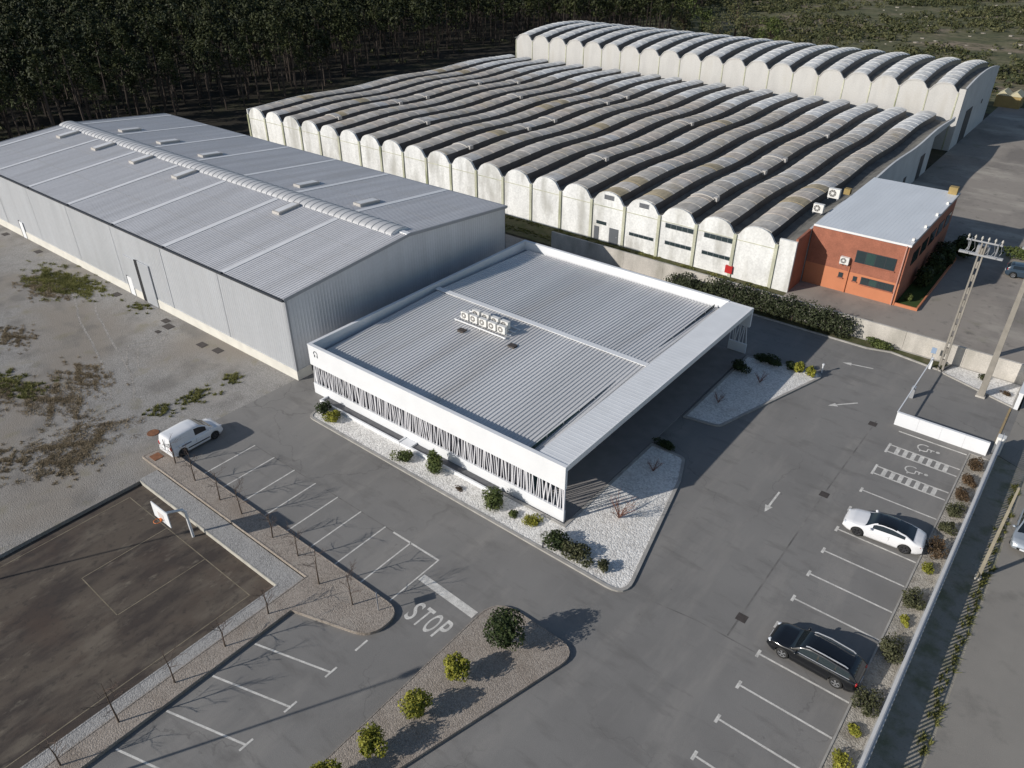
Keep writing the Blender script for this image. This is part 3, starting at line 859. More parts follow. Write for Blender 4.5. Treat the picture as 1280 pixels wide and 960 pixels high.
# canopy band along the east side: ribs across
cb = MB()
ys = []
y = WY0 + 0.25
while y < WY1 - 0.3:
    ys += [(y, 0), (y + .3, 0), (y + .33, .006), (y + .39, .006)]
    y += .42
ys = [(min(a, WY1 - 0.26), b) for a, b in ys] + [(WY1 - .26, 0)]
cb.grid([[(x_, a, WZ - 0.02 + b) for a, b in ys] for x_ in (-21.05, -23.3)])
cb.build('canopy_roof', BAND, t)
MB().box(-23.42, WE - 0.06, WY0 + 0.26, WY1 - 0.26, 4.32, 4.60).build('canopy_slab', WHITE, t)
MB().box(WE - 0.055, WE, WY0 + 0.255, WY1 - 0.255, 4.25, WZ + 0.045).build('canopy_fascia', BAND, t)
MB().box(-24.6, -23.45, WY0 + 0.26, WY1 - 0.26, 3.0, 3.2).build('porch_ceiling', WHITE, t)
MB().box(-23.44, WE - 0.07, WY0 + 0.26, WY1 - 0.26, 4.2, 4.3).build('soffit', WHITE, t)
# glass wall of separate panes
gy0 = WY0 + 0.6
for i in range(14):
    a = gy0 + i * 1.98
    o = MB().box(GX - 0.03, GX, a + .04, a + 1.94, 0.12, 4.19).build('glass_pane', GREENG if i < 3 else GLASS, t)
    MB().box(GX - 0.06, GX + 0.05, a - 0.03, a + 0.03, 0.1, 4.19).build('mullion', GREYP, t)
MB().box(GX - 0.05, GX + 0.04, gy0, WY1 - 0.3, 0.0, 0.1).build('glass_sill', GREYP, t)
MB().box(GX - 6, GX - 5.9, gy0, WY1 - 0.3, 0.0, 3.2).build('inner_wall', mat('inner_wall', (0.35, 0.34, 0.33), 0.9), t)
MB().box(-24.4, -20.85, WY0 + 0.25, WY1 - 0.25, 0.0, 0.10).build('porch_floor', PORCH, t)
# slanted slats
slat = MB().box(-0.038, 0.038, -0.03, 0.03, -0.5, 0.5).mesh('slat', SLATM)
sr = random.Random(3)
def slats(x0, x1, yc, n):
    for i in range(n):
        x_ = x0 + (x1 - x0) * (i + 0.5) / n + sr.uniform(-.06, .06)
        an = sr.choice((-1, 1)) * sr.uniform(1.5, 8) if sr.random() < .8 else 0
        o = put('slat', slat, t, loc=(x_, yc + sr.uniform(-.02, .02), 1.9), rot=(0, R(an), 0), sc=(sr.uniform(.6, 1.0), 1, 1.78 / math.cos(R(an))))
slats(WX0 + 0.12, WE - 0.08, WY0 + 0.11, 140)
slats(WE - 1.75, WE - 0.08, WY1 - 0.12, 8)
MB().box(WE - .1, WE - .02, WY0 + .05, WY0 + .17, 1.0, 2.8).build('end_post', SLATM, t)
# planter trough in front
for (a, b) in ((-45.0, -35.7), (-34.7, -26.2)):
    o = MB().box(a, b, 30.92, 31.06, 0.0, 0.36).build('trough_wall', WHITE, t)
    MB().box(a + .15, b - .15, 31.07, 31.74, 0.0, 0.22).build('trough_bed', mat('trough_slate', (0.12, 0.12, 0.125), .9, var=.2, scale=4, grain=.2), t)
    for e in (a, b - .14):
        MB().box(e, e + .14, 31.062, 31.745, 0.0, 0.355).build('trough_wall', WHITE, t)
MB().box(-35.68, -34.72, 30.95, 31.745, 0.0, 0.30).build('entry_step', WHITE, t)
# small dark emblem on the fascia: an open arch over a bar
em = MB()
for i in range(7):
    a, b = R(200 - 220 * i / 7), R(200 - 220 * (i + 1) / 7)
    P = [(-45.75 + .26 * math.cos(q) * r_, 31.735, 4.05 + .26 * math.sin(q) * r_) for q in (a, b) for r_ in (0.72, 1.0)]
    em.add(P, [(0, 1, 3, 2)])
em.box(-45.95, -45.84, 31.73, 31.746, 3.72, 3.95); em.box(-45.62, -45.52, 31.73, 31.746, 3.74, 3.95)
em.build('emblem', DARKM, t)

# ------------------------------------------------------------------ AC units on the roof
def ac_mesh(w=.82, d=.34, h=.78):
    b = MB().box(-w / 2, w / 2, -d / 2, d / 2, 0.1, h)
    return b.mesh('casing', ACW)
acm = ac_mesh()
fan = MB()
N_ = 18
fan.add([(-.08 + .27 * math.cos(2 * math.pi * i / N_), -.176, .45 + .27 * math.sin(2 * math.pi * i / N_)) for i in range(N_)], [tuple(range(N_))])
fanm = fan.mesh('fan_grille', mat('fan_dark', (0.12, 0.115, 0.11), .6))
hub = MB()
hub.add([(-.08 + .1 * math.cos(2 * math.pi * i / N_), -.182, .45 + .1 * math.sin(2 * math.pi * i / N_)) for i in range(N_)], [tuple(range(N_))])
for k_ in range(4):
    c_, s_ = math.cos(k_ * math.pi / 4), math.sin(k_ * math.pi / 4)
    hub.add([(-.08 + .27 * c_ - .012 * s_, -.18, .45 + .27 * s_ + .012 * c_), (-.08 + .27 * c_ + .012 * s_, -.18, .45 + .27 * s_ - .012 * c_),
             (-.08 - .27 * c_ + .012 * s_, -.18, .45 - .27 * s_ - .012 * c_), (-.08 - .27 * c_ - .012 * s_, -.18, .45 - .27 * s_ + .012 * c_)], [(0, 1, 2, 3)])
hubm = hub.mesh('fan_guard', ACW)
footm = MB().box(-.36, -.3, -.2, .2, 0, .1).mesh('foot', GREYP); footm2 = MB().box(.3, .36, -.2, .2, 0, .1).mesh('foot', GREYP)
def ac_unit(loc, label, rz=0, sc=1.0, group='air conditioning units on the showroom roof'):
    a = thing('air_conditioner', label, 'air conditioner', loc, group, rz)
    for nm, me in (('casing', acm), ('fan_grille', fanm), ('fan_guard', hubm), ('foot', footm), ('foot', footm2)):
        put(nm, me, a, world=False)
    a.scale = (sc, sc, sc)
    return a
words = ['leftmost', 'second from left', 'middle', 'second from right', 'rightmost']; words4 = ['leftmost', 'second from left', 'second from right', 'rightmost']
for i in range(5):
    ac_unit((-39.75 + i * 1.02, 43.35, 4.42), 'white air conditioner on showroom roof, %s of the front row' % words[i], sc=.98)
    if i < 4: ac_unit((-39.2 + i * 1.06, 44.2, 4.42), 'white air conditioner on showroom roof, %s of the rear row' % words4[i], sc=.98)
t = thing('roof_rack', 'pale steel rack carrying two rows of air conditioners on showroom roof', 'rack', (-37.7, 44.0, 4.25))
for y in (42.95, 43.65, 44.25, 44.9):
    MB().box(-40.7, -35.0, y - .05, y + .05, 4.33, 4.42).build('rail', BAND, t)
for x in (-40.5, -37.8, -35.2):
    MB().box(x - .05, x + .05, 42.9, 44.95, 4.28, 4.328).build('crossbar', BAND, t)
    for y in (42.95, 44.9):
        MB().box(x - .04, x + .04, y - .04, y + .04, 4.1, 4.28).build('leg', GALV, t)
for (x, y) in ((-38.9, 41.9), (-33.9, 42.5)):
    o = MB().box(x - .33, x + .33, y - .25, y + .25, 4.1, 4.34).build('roof_cowl', IRON)
    tag(o, 'small dark roof cowl %s the air conditioner rack' % ('in front of' if x < -36 else 'right of'), 'roof vent')

# ------------------------------------------------------------------ vaulted factory
FX0, FX1, FY0, FY1 = -117.0, -25.0, 75.5, 143.0
BP = 4.6
def wave(y):
    f = ((y - FY0) / 22.5) % 1.0
    return 0.36 * (0.5 - 0.5 * math.cos(2 * math.pi * f))
t = thing('factory', 'old white factory with twenty parallel wavy barrel vaults', 'factory', (-71, FY0, 0))
# one facade bay: shoulders then a round top
prof = [(-2.3, 4.85), (-2.08, 4.93), (-1.88, 5.15), (-1.68, 5.48), (-1.4, 5.8), (-1.0, 6.03), (-0.5, 6.17), (0, 6.22)]
prof = prof + [(-a, b) for a, b in prof[-2::-1]]
def bay_mesh(name, prof, zlow, y0, y1, m, hole=None):
    b = MB(); n = len(prof)
    for y in (y0, y1):
        b.v += [(a, y, zlow) for a, z in prof] + [(a, y, z) for a, z in prof]
    for i in range(n - 1):
        b.f += [(i, i + 1, n + i + 1, n + i), (2 * n + i + 1, 2 * n + i, 3 * n + i, 3 * n + i + 1), (n + i, n + i + 1, 3 * n + i + 1, 3 * n + i)]
    b.f += [(0, n, 3 * n, 2 * n), (n - 1, 3 * n - 1, 4 * n - 1, 2 * n - 1)]
    return b.mesh(name, m)
baym = bay_mesh('bay_wall', prof, 0.0, FY0, FY0 + 0.3, OLDW)
pilm = MB().box(-.17, .17, FY0 - 0.16, FY0 - 0.002, 0, 4.95).mesh('pilaster', OLDP)
capm = None
for i in range(20):
    put('bay_wall', baym, t, loc=(FX0 + BP * (i + .5), 0, 0))
    MB().box(FX0 + BP * i + .19, FX0 + BP * (i + 1) - .19, FY0 - 0.05, FY0 - .004, 4.36, 4.43).build('string_course', OLDP, t)
for i in range(21):
    put('pilaster', pilm, t, loc=(FX0 + BP * i, 0, 0))
MB().box(FX1 + .18, -23.0, FY0 - 0.01, FY0 + 0.3, 0, 5.6).build('end_wall', OLDW, t)
# roof vault sheets: 30 to a vault; the ten nearest vaults sheet by sheet, the others joined
SL = 2.25
vs = [(-1.8, 5.05), (-1.72, 5.42), (-1.45, 5.76), (-1.05, 6.0), (-0.5, 6.15), (0, 6.2)]
vs = vs + [(0.55, 6.16), (1.05, 6.05), (1.4, 5.9)]
def sheet_geo(mb, cx, k):
    y0 = FY0 + 0.3 + k * (FY1 - FY0 - .3) / 30
    y1 = FY0 + 0.3 + (k + 1) * (FY1 - FY0 - .3) / 30 + 0.12
    rows = []
    for q, up in ((y0, 0.035), ((y0 + y1) / 2, 0.018), (y1, 0.0)):
        rows.append([(cx + a * (1 + up * .4), q, z + up + wave(q)) for a, z in vs])
    lip = [(cx + a, y0, z - .02 + wave(y0)) for a, z in vs]
    mb.grid([lip] + rows)
    return mb
meshes = {}
for k in range(30):
    meshes[k] = sheet_geo(MB(), 0, k).mesh('roof_sheet', VNEW if k >= 23 else VOLD)
rest_o, rest_n = MB(), MB()
for i in range(20):
    cx = FX0 + BP * (i + .5)
    if i >= 10:
        for k in range(30):
            put('roof_sheet', meshes[k], t, loc=(cx, 0, 0))
    else:
        for k in range(30):
            sheet_geo(rest_n if k >= 23 else rest_o, cx, k)
tag(rest_o.build('far_roof_sheets', VOLD, t), kind='stuff')
tag(rest_n.build('far_pale_roof_sheets', VNEW, t), kind='stuff')
# near-black flank under each vault's eaves, on the rear hall as well
FLANKC = mat('dark_flank', (0.04, 0.041, 0.048), 0.5, var=0.25, scale=0.8)
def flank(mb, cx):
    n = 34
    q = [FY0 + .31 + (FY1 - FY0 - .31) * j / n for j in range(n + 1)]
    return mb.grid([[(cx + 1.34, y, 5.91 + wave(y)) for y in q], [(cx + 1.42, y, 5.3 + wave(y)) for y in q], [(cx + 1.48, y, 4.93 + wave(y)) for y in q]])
flm = flank(MB(), 0).mesh('vault_flank', FLANKC)
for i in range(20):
    put('vault_flank', flm, t, loc=(FX0 + BP * (i + .5), 0, 0))
# valleys between the vaults
ny = 34
for i in range(21):
    cx = FX0 + BP * i
    a, b = cx - 0.9, cx + 0.6
    if i == 0: a = FX0
    if i == 20: b = FX1 + 1.9
    rows = [[(a, q, 4.95 + wave(q) + (.1 if i else .6)), (cx if i < 20 else FX1 + .4, q, 4.9 + wave(q)), (b, q, 4.95 + wave(q) + (.1 if i < 20 else .75))] for q in [FY0 + .3 + (FY1 - FY0 - .3) * j / ny for j in range(ny + 1)]]
    MB().grid(rows).build('valley_gutter', VALLEY, t)
def side_wall(name, x0, x1, ya, yb, m, z0=0.0, top=5.85, ztop=None):
    b = MB(); n = 24
    P = [[], [], [], []]
    for j in range(n + 1):
        q = ya + (yb - ya) * j / n
        zt = top + wave(q)
        P[0].append((x0, q, z0)); P[1].append((x0, q, zt)); P[2].append((x1, q, zt)); P[3].append((x1, q, z0))
    b.grid(P)
    b.add([(x0, ya, z0), (x1, ya, z0), (x1, ya, top + wave(ya)), (x0, ya, top + wave(ya))], [(0, 1, 2, 3)])
    b.add([(x0, yb, z0), (x1, yb, z0), (x1, yb, top + wave(yb)), (x0, yb, top + wave(yb))], [(0, 1, 2, 3)])
    return b.build(name, m, t)
side_wall('side_wall', -23.25, -23.0, FY0 + 0.3, 79.3, BRICK)
side_wall('side_wall', -23.25, -23.0, 79.301, 130.5, SIDEW)
side_wall('side_wall', -26.2, -26.0, 130.5, FY1, SIDEW, 0, 5.0)
side_wall('eaves_beam', -23.25, -23.0, 130.51, FY1, SIDEW, 5.2)
side_wall('side_wall', FX0 - 0.2, FX0 - .01, FY0 + 0.0, FY1, OLDW, 0, 5.75)
MB().box(-22.99, -22.94, 124.5, 126.8, 0.05, 3.6).build('door', DARKM, t)
MB().box(-22.99, -22.95, 117, 118.2, 0.05, 2.2).build('door', DARKM, t)
# windows, doors and vents of the front
def fwin(x0, x1, z0, z1, n=5, name='window'):
    o = MB().box(x0, x1, FY0 - .035, FY0 - .005, z0, z1).build(name, GREYP, t)
    w = (x1 - x0 - .06) / n
    for i in range(n):
        MB().box(x0 + .05 + i * w, x0 + (i + 1) * w + .01, FY0 - .05, FY0 - .036, z0 + .05, z1 - .05).build('pane', GLASS, o)
    return o
fwin(-38.0, -34.45, 3.72, 4.3); fwin(-37.85, -34.5, 1.75, 2.22); fwin(-33.2, -29.65, 3.75, 4.33); fwin(-33.2, -29.7, 1.78, 2.24); fwin(-42.6, -39.3, 1.68, 2.1)
for (x0, x1) in ((-46.3, -44.95), (-41.55, -40.28)):
    o = MB().box(x0, x1, FY0 - .04, FY0 - .005, 5.3, 5.86).build('gable_vent', GREYP, t)
    for k in range(4):
        MB().box(x0 + .06, x1 - .06, FY0 - .055, FY0 - .041, 5.35 + k * .125, 5.42 + k * .125).build('louvre', DARKM, o)
o = MB().box(-45.3, -44.05, FY0 - .06, FY0 - .005, 0.02, 1.95).build('door', mat('steel_door', (0.13, 0.14, 0.155), .5, .2), t)
MB().box(-44.3, -44.22, FY0 - .09, FY0 - .061, 0.9, 1.0).build('handle', GALV, o)
MB().box(-47.45, -46.8, FY0 - .06, FY0 - .005, 0.02, 1.75).build('door', MATS['steel_door'], t)
MB().box(-47.2, -45.8, FY0 - .05, FY0 - .005, 2.1, 2.5).build('window', GLASS, t)
tag(MB().box(-30.1, -29.3, FY0 - .25, FY0 - .02, 0.45, 1.3).build('hydrant_cabinet', RED), 'red cabinet fixed low on the white factory front', 'cabinet')
# roof ventilators: pale saddle boxes on the vaults
def vent_pts():
    import itertools
    out = []
    f = 950.9
    cp, sp = math.cos(R(32.36)), math.sin(R(32.36)); ya = R(-38.62)
    fw = Vector((math.sin(ya) * cp, math.cos(ya) * cp, -sp)); rt = Vector((math.cos(ya), -math.sin(ya), 0)); dn = fw.cross(rt)
    src = [(420, 140), (499, 122.5), (535, 115), (530, 147.5), (580, 175), (597.5, 99), (629, 94), (655, 152.5), (689, 142.5), (750, 121), (779, 114), (645, 116), (851, 147.5), (747.5, 191), (944, 204), (882, 237.5), (945, 205), (971, 190), (887, 240), (1022, 160)]
    for (u, v) in src:
        d = fw + rt * ((u - 640) / f) + dn * ((v - 480) / f)
        s = (6.8 - 35) / d.z
        out.append((d.x * s, d.y * s))
    return out
seen = set()
vm = MB()
pr = [(a * 1.03, z + .09) for a, z in vs[:6] + [(0.55, 6.15), (1.05, 6.05), (1.42, 5.88), (1.45, 5.6), (1.5, 5.3)]]
vm.grid([[(a, -.55, z) for a, z in [(a_, z_ - .2) for a_, z_ in pr[2:-2]]], [(a, -.55, z) for a, z in pr[2:-2]], [(a, .55, z) for a, z in pr[2:-2]], [(a, .55, z - .2) for a, z in pr[2:-2]]])
vm.box(1.3, 1.75, -.35, .35, 5.6, 6.1)
ventm = vm.mesh('roof_ventilator', VENTC)
for (x, y) in vent_pts():
    i = max(0, min(19, round((x - FX0) / BP - .5)))
    key = (i, round(y / 3))
    if key in seen: continue
    seen.add(key)
    put('roof_ventilator', ventm, t, loc=(FX0 + BP * (i + .5), y, wave(y)))

# ------------------------------------------------------------------ taller rear hall
RX0, RX1, RY0, RY1 = -114.6, -24.0, 145.0, 171.5
RP = (RX1 - RX0) / 20
t = thing('rear_hall', 'taller pale vaulted hall behind the wavy factory roof', 'factory', (-69, RY0, 0))
rp = [(-RP / 2, 9.05), (-1.95, 9.25), (-1.6, 9.75), (-1.25, 10.1), (-0.7, 10.28), (0, 10.35)]
rp = rp + [(-a, b) for a, b in rp[-2::-1]]
rbay = bay_mesh('bay_wall', rp, 0.0, RY0, RY0 + .3, REARW)
rpil = MB().box(-.09, .09, RY0 - .08, RY0 - .002, 0, 9.1).mesh('pilaster', OLDP)
rcap = MB()
rcap.grid([[(a * 1.02, RY0 - .08, z - .12) for a, z in rp], [(a * 1.02, RY0 - .08, z + .05) for a, z in rp], [(a * 1.02, RY0 + .3, z + .05) for a, z in rp]])
rcapm = rcap.mesh('bay_coping', REARW)
rv = [(-1.55, 9.2), (-1.55, 9.72), (-1.25, 10.08), (-0.7, 10.29), (0, 10.37)]
rv = rv + [(0.7, 10.29), (1.1, 10.15), (1.28, 10.02)]
rw = lambda y: 1.05 * (1 - (2 * (y - RY0) / (RY1 - RY0) - 1) ** 2)
rm = {}
rq = [RY0 + .31 + (RY1 - RY0 - .31) * j / 16 for j in range(17)]
rfl = MB().grid([[(1.22, y, 10.05 + rw(y)) for y in rq], [(1.42, y, 9.2 + rw(y)) for y in rq]]).mesh('vault_flank', FLANKC)
for k in range(12):
    y0 = RY0 + .3 + k * (RY1 - RY0 - .3) / 12; y1 = RY0 + .3 + (k + 1) * (RY1 - RY0 - .3) / 12 + .1
    m_ = MB()
    m_.grid([[(a, y0, z + rw(y0) - .03) for a, z in rv], [(a, y0, z + rw(y0) + .05) for a, z in rv], [(a, (y0 + y1) / 2, z + rw((y0 + y1) / 2) + .025) for a, z in rv], [(a, y1, z + rw(y1)) for a, z in rv]])
    rm[k] = m_.mesh('roof_sheet', VNEW)
for i in range(20):
    cx = RX0 + RP * (i + .5)
    put('bay_wall', rbay, t, loc=(cx, 0, 0))
    put('bay_coping', rcapm, t, loc=(cx, 0, 0))
    put('vault_flank', rfl, t, loc=(cx, 0, 0))
    for k in range(12):
        put('roof_sheet', rm[k], t, loc=(cx, 0, 0))
for i in range(21):
    put('pilaster', rpil, t, loc=(RX0 + RP * i, 0, 0))
    cx = RX0 + RP * i
    MB().grid([[(cx - .85, q, 9.3 + rw(q)), (cx, q, 9.1 + rw(q)), (cx + .85, q, 9.3 + rw(q))] for q in [RY0 + .3 + (RY1 - RY0 - .3) * j / 14 for j in range(15)]]).build('valley_gutter', VALLEY, t)
b = MB(); P = [[], [], [], []]
for j in range(17):
    q = RY0 + .3 + (RY1 - RY0 - .3) * j / 16; zt = 9.75 + rw(q)
    P[0].append((-23.0, q, 0)); P[1].append((-23.0, q, zt)); P[2].append((-23.25, q, zt)); P[3].append((-23.25, q, 0))
b.grid(P)
b.build('side_wall', SIDEW, t)
P = [[(x_, q, 9.3 + rw(q)) for q in [RY0 + .3 + (RY1 - RY0 - .3) * j / 16 for j in range(17)]] for x_ in (RX0 - .01, RX0 - .0)]
b = MB(); P = [[(RX0, RY0 + .3 + (RY1 - RY0 - .3) * j / 16, 0) for j in range(17)], [(RX0, RY0 + .3 + (RY1 - RY0 - .3) * j / 16, 9.5 + rw(RY0 + .3 + (RY1 - RY0 - .3) * j / 16)) for j in range(17)]]
b.grid(P); b.build('side_wall', REARW, t)
MB().box(-23.98, -23.0, RY0, RY0 + .295, 0, 9.7).build('end_wall', REARW, t)
MB().box(RX0, -23.3, RY1, RY1 + .2, 0, 9.4).build('back_wall', REARW, t)
MB().box(-22.99, -22.93, 150.9, 155.5, 0.02, 5.4).build('door', DARKM, t)
MB().box(-22.99, -22.93, 163, 163.6, 4.6, 5.3).build('window', DARKM, t)

# ------------------------------------------------------------------ brick office
BX0, BX1, BY0, BY1, BZ = -22.9, -13.3, 79.4, 99.2, 6.45
t = thing('brick_office', 'red brick two-storey office with pale flat roof beside the factory', 'building', (-18, BY0, 0))
MB().box(BX0, BX1, BY0, BY0 + .3, 2.36, BZ).build('front_wall', BRICK, t)
MB().box(BX0, BX1, BY0 - .003, BY0 + .297, 0, 2.358).build('painted_base', ORANGE, t)
MB().box(BX1 - .3, BX1, BY0 + .302, BY1, 0, BZ).build('side_wall', BRICK, t)
MB().box(BX0, BX1 - .302, BY1 - .3, BY1, 0, BZ).build('back_wall', BRICK, t)
ribbed(MB(), BX0 + .1, BX1 + .12, .4, .06, .01, [(BY0 - .12, BZ + .08), (BY1 + .12, BZ + .2)]).build('roof_sheet', BROOF, t)
MB().box(BX0 + .05, BX1 + .12, BY0 - .14, BY0 - .122, BZ - .08, BZ + .13).build('roof_edge', BAND, t)
MB().box(BX1 + .122, BX1 + .16, BY0 - .14, BY1 + .12, BZ - .05, BZ + .2).build('roof_edge', GREYP, t)
def bwin(x0, x1, z0, z1, n=4):
    o = MB().box(x0, x1, BY0 - .06, BY0 - .007, z0, z1).build('window', DARKM, t)
    w = (x1 - x0 - .06) / n
    for i in range(n):
        MB().box(x0 + .06 + i * w, x0 + (i + 1) * w, BY0 - .075, BY0 - .061, z0 + .06, z1 - .06).build('pane', GREENG if i == 1 else GLASS, o)
    MB().box(x0 - .08, x1 + .08, BY0 - .14, BY0 - .007, z0 - .1, z0 - .004).build('sill', BRICK, o)
bwin(-18.05, -14.15, 3.55, 4.85); bwin(-17.0, -13.75, 1.37, 2.14)
bwin(-19.3, -18.85, 1.55, 2.07, 1); bwin(-17.8, -17.4, 1.5, 2.02, 1)
MB().tube([(-13.55, BY0 - .12, 0), (-13.55, BY0 - .12, BZ)], .07, 8).build('downpipe', mat('pink_pipe', (0.5, .26, .2), .6), t)
MB().tube([(-18.35, BY0 - .1, 0), (-18.35, BY0 - .1, 3.1)], .05, 8).build('downpipe', ORANGE, t)
for i in range(5):
    a = 82 + i * 3.4
    MB().box(BX1 + .005, BX1 + .06, a, a + 2.4, 3.5, 4.9).build('window', GLASS, t)
for i in range(4):
    MB().box(BX1 - .25, BX1 - .02, 80.5 + i * 4.6, 80.9 + i * 4.6, BZ + .14, BZ + .42).build('roof_clamp', ACW, t)
tag(MB().box(-14.3, -13.4, 98.2, 99.0, BZ + .2, BZ + 1.0).build('roof_crate', YELL), 'small ochre box on far corner of brick office roof', 'box')
ac_unit((-18.95, BY0 - .25, 3.05), 'white air conditioner fixed on the brick office front', 0, 1.1, 'air conditioners on the factory side')
ac_unit((-24.2, 84.3, 6.0), 'white air conditioner on factory edge, nearer of two beside brick office roof', 0, 1.35, 'air conditioners on the factory side')
ac_unit((-24.3, 89.4, 6.25), 'white air conditioner on factory edge, farther of two beside brick office roof', 0, 1.55, 'air conditioners on the factory side')
tag(MB().box(-24.1, -23.4, 92.3, 93, 6.1, 6.75).build('roof_box', YELL), 'small ochre box on factory edge behind the air conditioners', 'box')

# ------------------------------------------------------------------ walls
t = thing('boundary_wall', 'long weathered concrete wall in front of the factory', 'wall', (-25, 70.1, 0))
x = -50.0
while x < -0.2:
    e = min(x + 5.0, -0.15)
    if e > -5.9 and x < -5.9: pass
    MB().box(x + .01, e - .01, 70.1, 70.32, 0, 1.95).build('wall_panel', CONC, t)
    x = e
t = thing('low_white_wall', 'low white wall closing the end of the parking row', 'wall', (-3.8, 57.4, 0))
for i in range(4):
    a = -7.1 + i * 1.64
    MB().box(a + .004, a + 1.636, 57.4, 57.62, 0, 1.15).build('wall_panel', WHITE, t)
t = thing('street_wall', 'long low white boundary wall with railing along the street', 'wall', (0, 30, 0))
y = -22.0
while y < 57.5:
    e = min(y + 5.0, 57.9)
    MB().box(-.12, .12, y + .005, e - .005, 0, 1.25).build('wall_panel', WHITE, t)
    y = e
MB().box(-.16, .16, -22, 57.95, 1.252, 1.32).build('coping', mat('grey_coping', (0.52, .52, .52), .8, var=.08, scale=1), t)
t2 = thing('railing', 'thin grey slatted railing on top of the street wall', 'railing', (0.03, 30, 1.32))
MB().box(.0, .05, -22, 57.9, 1.36, 1.41).build('rail', GALV, t2)
MB().box(.0, .05, -22, 57.9, 2.02, 2.06).build('rail', GALV, t2)
pk = MB().box(.012, .03, -.085, .085, 1.41, 2.02).mesh('picket', GALV)
y = 12.0; n = 0
while y < 57.8 and n < 299:
    put('picket', pk, t2, loc=(0, y, 0)); y += .36; n += 1
t = thing('gate_wall', 'white wall end beside the street gateway', 'wall', (0.15, 66, 0))
MB().box(-.12, .2, 65.75, 70.0, 0, 1.5).build('wall_panel', WHITE, t)
MB().box(-.16, .24, 65.7, 70.05, 1.502, 1.58).build('coping', WHITE, t)
t = thing('gate_motor', 'white gate motor post at the end of street wall', 'gate', (-.05, 58.9, 0))
MB().box(-.3, .25, 58.1, 58.7, 0, 1.45).build('post', ACW, t)
MB().box(-.2, .15, 58.75, 59.3, 0, .9).build('motor_box', ACW, t)
tag(MB().box(-.35, -.2, 59.4, 65.6, .006, .05).build('gate_track', mat('rusty_track', (.34, .25, .13), .8, var=.2, scale=3)), 'tan sliding gate track across the street entrance', 'track')
t = thing('barrier', 'white lifting barrier arm lowered across the entrance lane', 'barrier', (-7.1, 62.4, 0))
MB().box(-7.25, -6.95, 62.2, 62.55, 0, 1.05).build('post', GALV, t)
MB().box(-7.16, -7.08, 57.7, 68.2, .98, 1.08).build('arm', WHITE, t)
MB().box(-7.2, -7.02, 68.2, 68.4, 0, 1.1).build('arm_rest', WHITE, t)
t = thing('small_sign', 'small blue sign on short post at the barrier end', 'sign', (-7.3, 69, 0))
MB().tube([(-7.3, 69, 0), (-7.3, 69, 1.7)], .03).build('post', GALV, t)
MB().box(-7.5, -7.1, 68.95, 68.98, 1.2, 1.75).build('plate', mat('sign_blue', (.25, .33, .45), .5), t)
# ------------------------------------------------------------------ vehicles
def paint(name, c, metal=0.0, rough=0.28):
    m = mat(name, c, rough, metal, var=0.02, scale=1)
    p = m.node_tree.nodes['Principled BSDF']
    p.inputs['Coat Weight'].default_value = 0.6
    p.inputs['Coat Roughness'].default_value = 0.08
    return m
CARW = paint('car_paint_white', (0.74, 0.74, 0.75))
VANW = paint('van_paint_white', (0.72, 0.73, 0.75), rough=.4)
CARB = paint('car_paint_black', (0.006, 0.007, 0.009))
CARS = paint('car_paint_silver', (0.42, 0.46, 0.50), 0.5)
CARN = paint('car_paint_navy', (0.03, 0.05, 0.075))
CGLASS = mat('car_glass', (0.010, 0.014, 0.018), 0.05, spec=0.7)
TYRE = mat('tyre_rubber', (0.018, 0.018, 0.018), 0.8)
RIM = mat('alloy', (0.55, 0.56, 0.58), 0.3, 0.8)
RIMD = mat('dark_alloy', (0.12, 0.12, 0.13), 0.35, 0.7)
UNDER = mat('black_plastic', (0.012, 0.012, 0.013), 0.6)
TAIL = mat('tail_lamp', (0.35, 0.01, 0.012), 0.2)
HEAD = mat('head_lamp', (0.55, 0.58, 0.62), 0.12)
CHROME = mat('bright_trim', (0.66, 0.67, 0.69), 0.35, 0.6)
def interp(keys, x):
    if x <= keys[0][0]: return keys[0][1]
    for (a, va), (b, vb) in zip(keys, keys[1:]):
        if x <= b:
            f = (x - a) / (b - a)
            f = f * f * (3 - 2 * f) * 0.55 + f * 0.45
            return va + (vb - va) * f
    return keys[-1][1]
def wheel_meshes(r, w, rimm):
    T = MB(); n = 28
    prof = [(r * .66, -w / 2), (r * .94, -w / 2), (r, -w / 2 + .03), (r, w / 2 - .03), (r * .94, w / 2), (r * .66, w / 2)]
    T.grid([[(q * math.cos(2 * math.pi * i / n), y, q * math.sin(2 * math.pi * i / n)) for q, y in prof] for i in range(n + 1)])
    D = MB()
    D.grid([[(q * math.cos(2 * math.pi * i / n), y, q * math.sin(2 * math.pi * i / n)) for q, y in ((r * .67, w / 2 - .005), (r * .62, w / 2 - .01), (r * .60, w / 2 - .05))] for i in range(n + 1)])
    for k in range(5):
        for dt in (-.16, .16):
            t0 = 2 * math.pi * k / 5 + dt * .5; t1 = 2 * math.pi * k / 5 + dt
            a = Vector((math.cos(t0), 0, math.sin(t0))); b = Vector((math.cos(t1), 0, math.sin(t1)))
            nn = Vector((-math.sin(t1), 0, math.cos(t1))) * .022
            y = w / 2 - .012
            P = [a * r * .1 - nn, a * r * .1 + nn, b * r * .63 + nn, b * r * .63 - nn]
            D.add([(p.x, y, p.z) for p in P], [(0, 1, 2, 3)])
    D.add([(r * .14 * math.cos(2 * math.pi * i / 12), w / 2 - .008, r * .14 * math.sin(2 * math.pi * i / 12)) for i in range(12)], [tuple(range(12))])
    B = MB()
    B.add([(r * .62 * math.cos(2 * math.pi * i / 20), w / 2 - .06, r * .62 * math.sin(2 * math.pi * i / 20)) for i in range(20)], [tuple(range(20))])
    return T.mesh('tyre', TYRE, True), D.mesh('rim', rimm), B.mesh('brake_disc', UNDER)
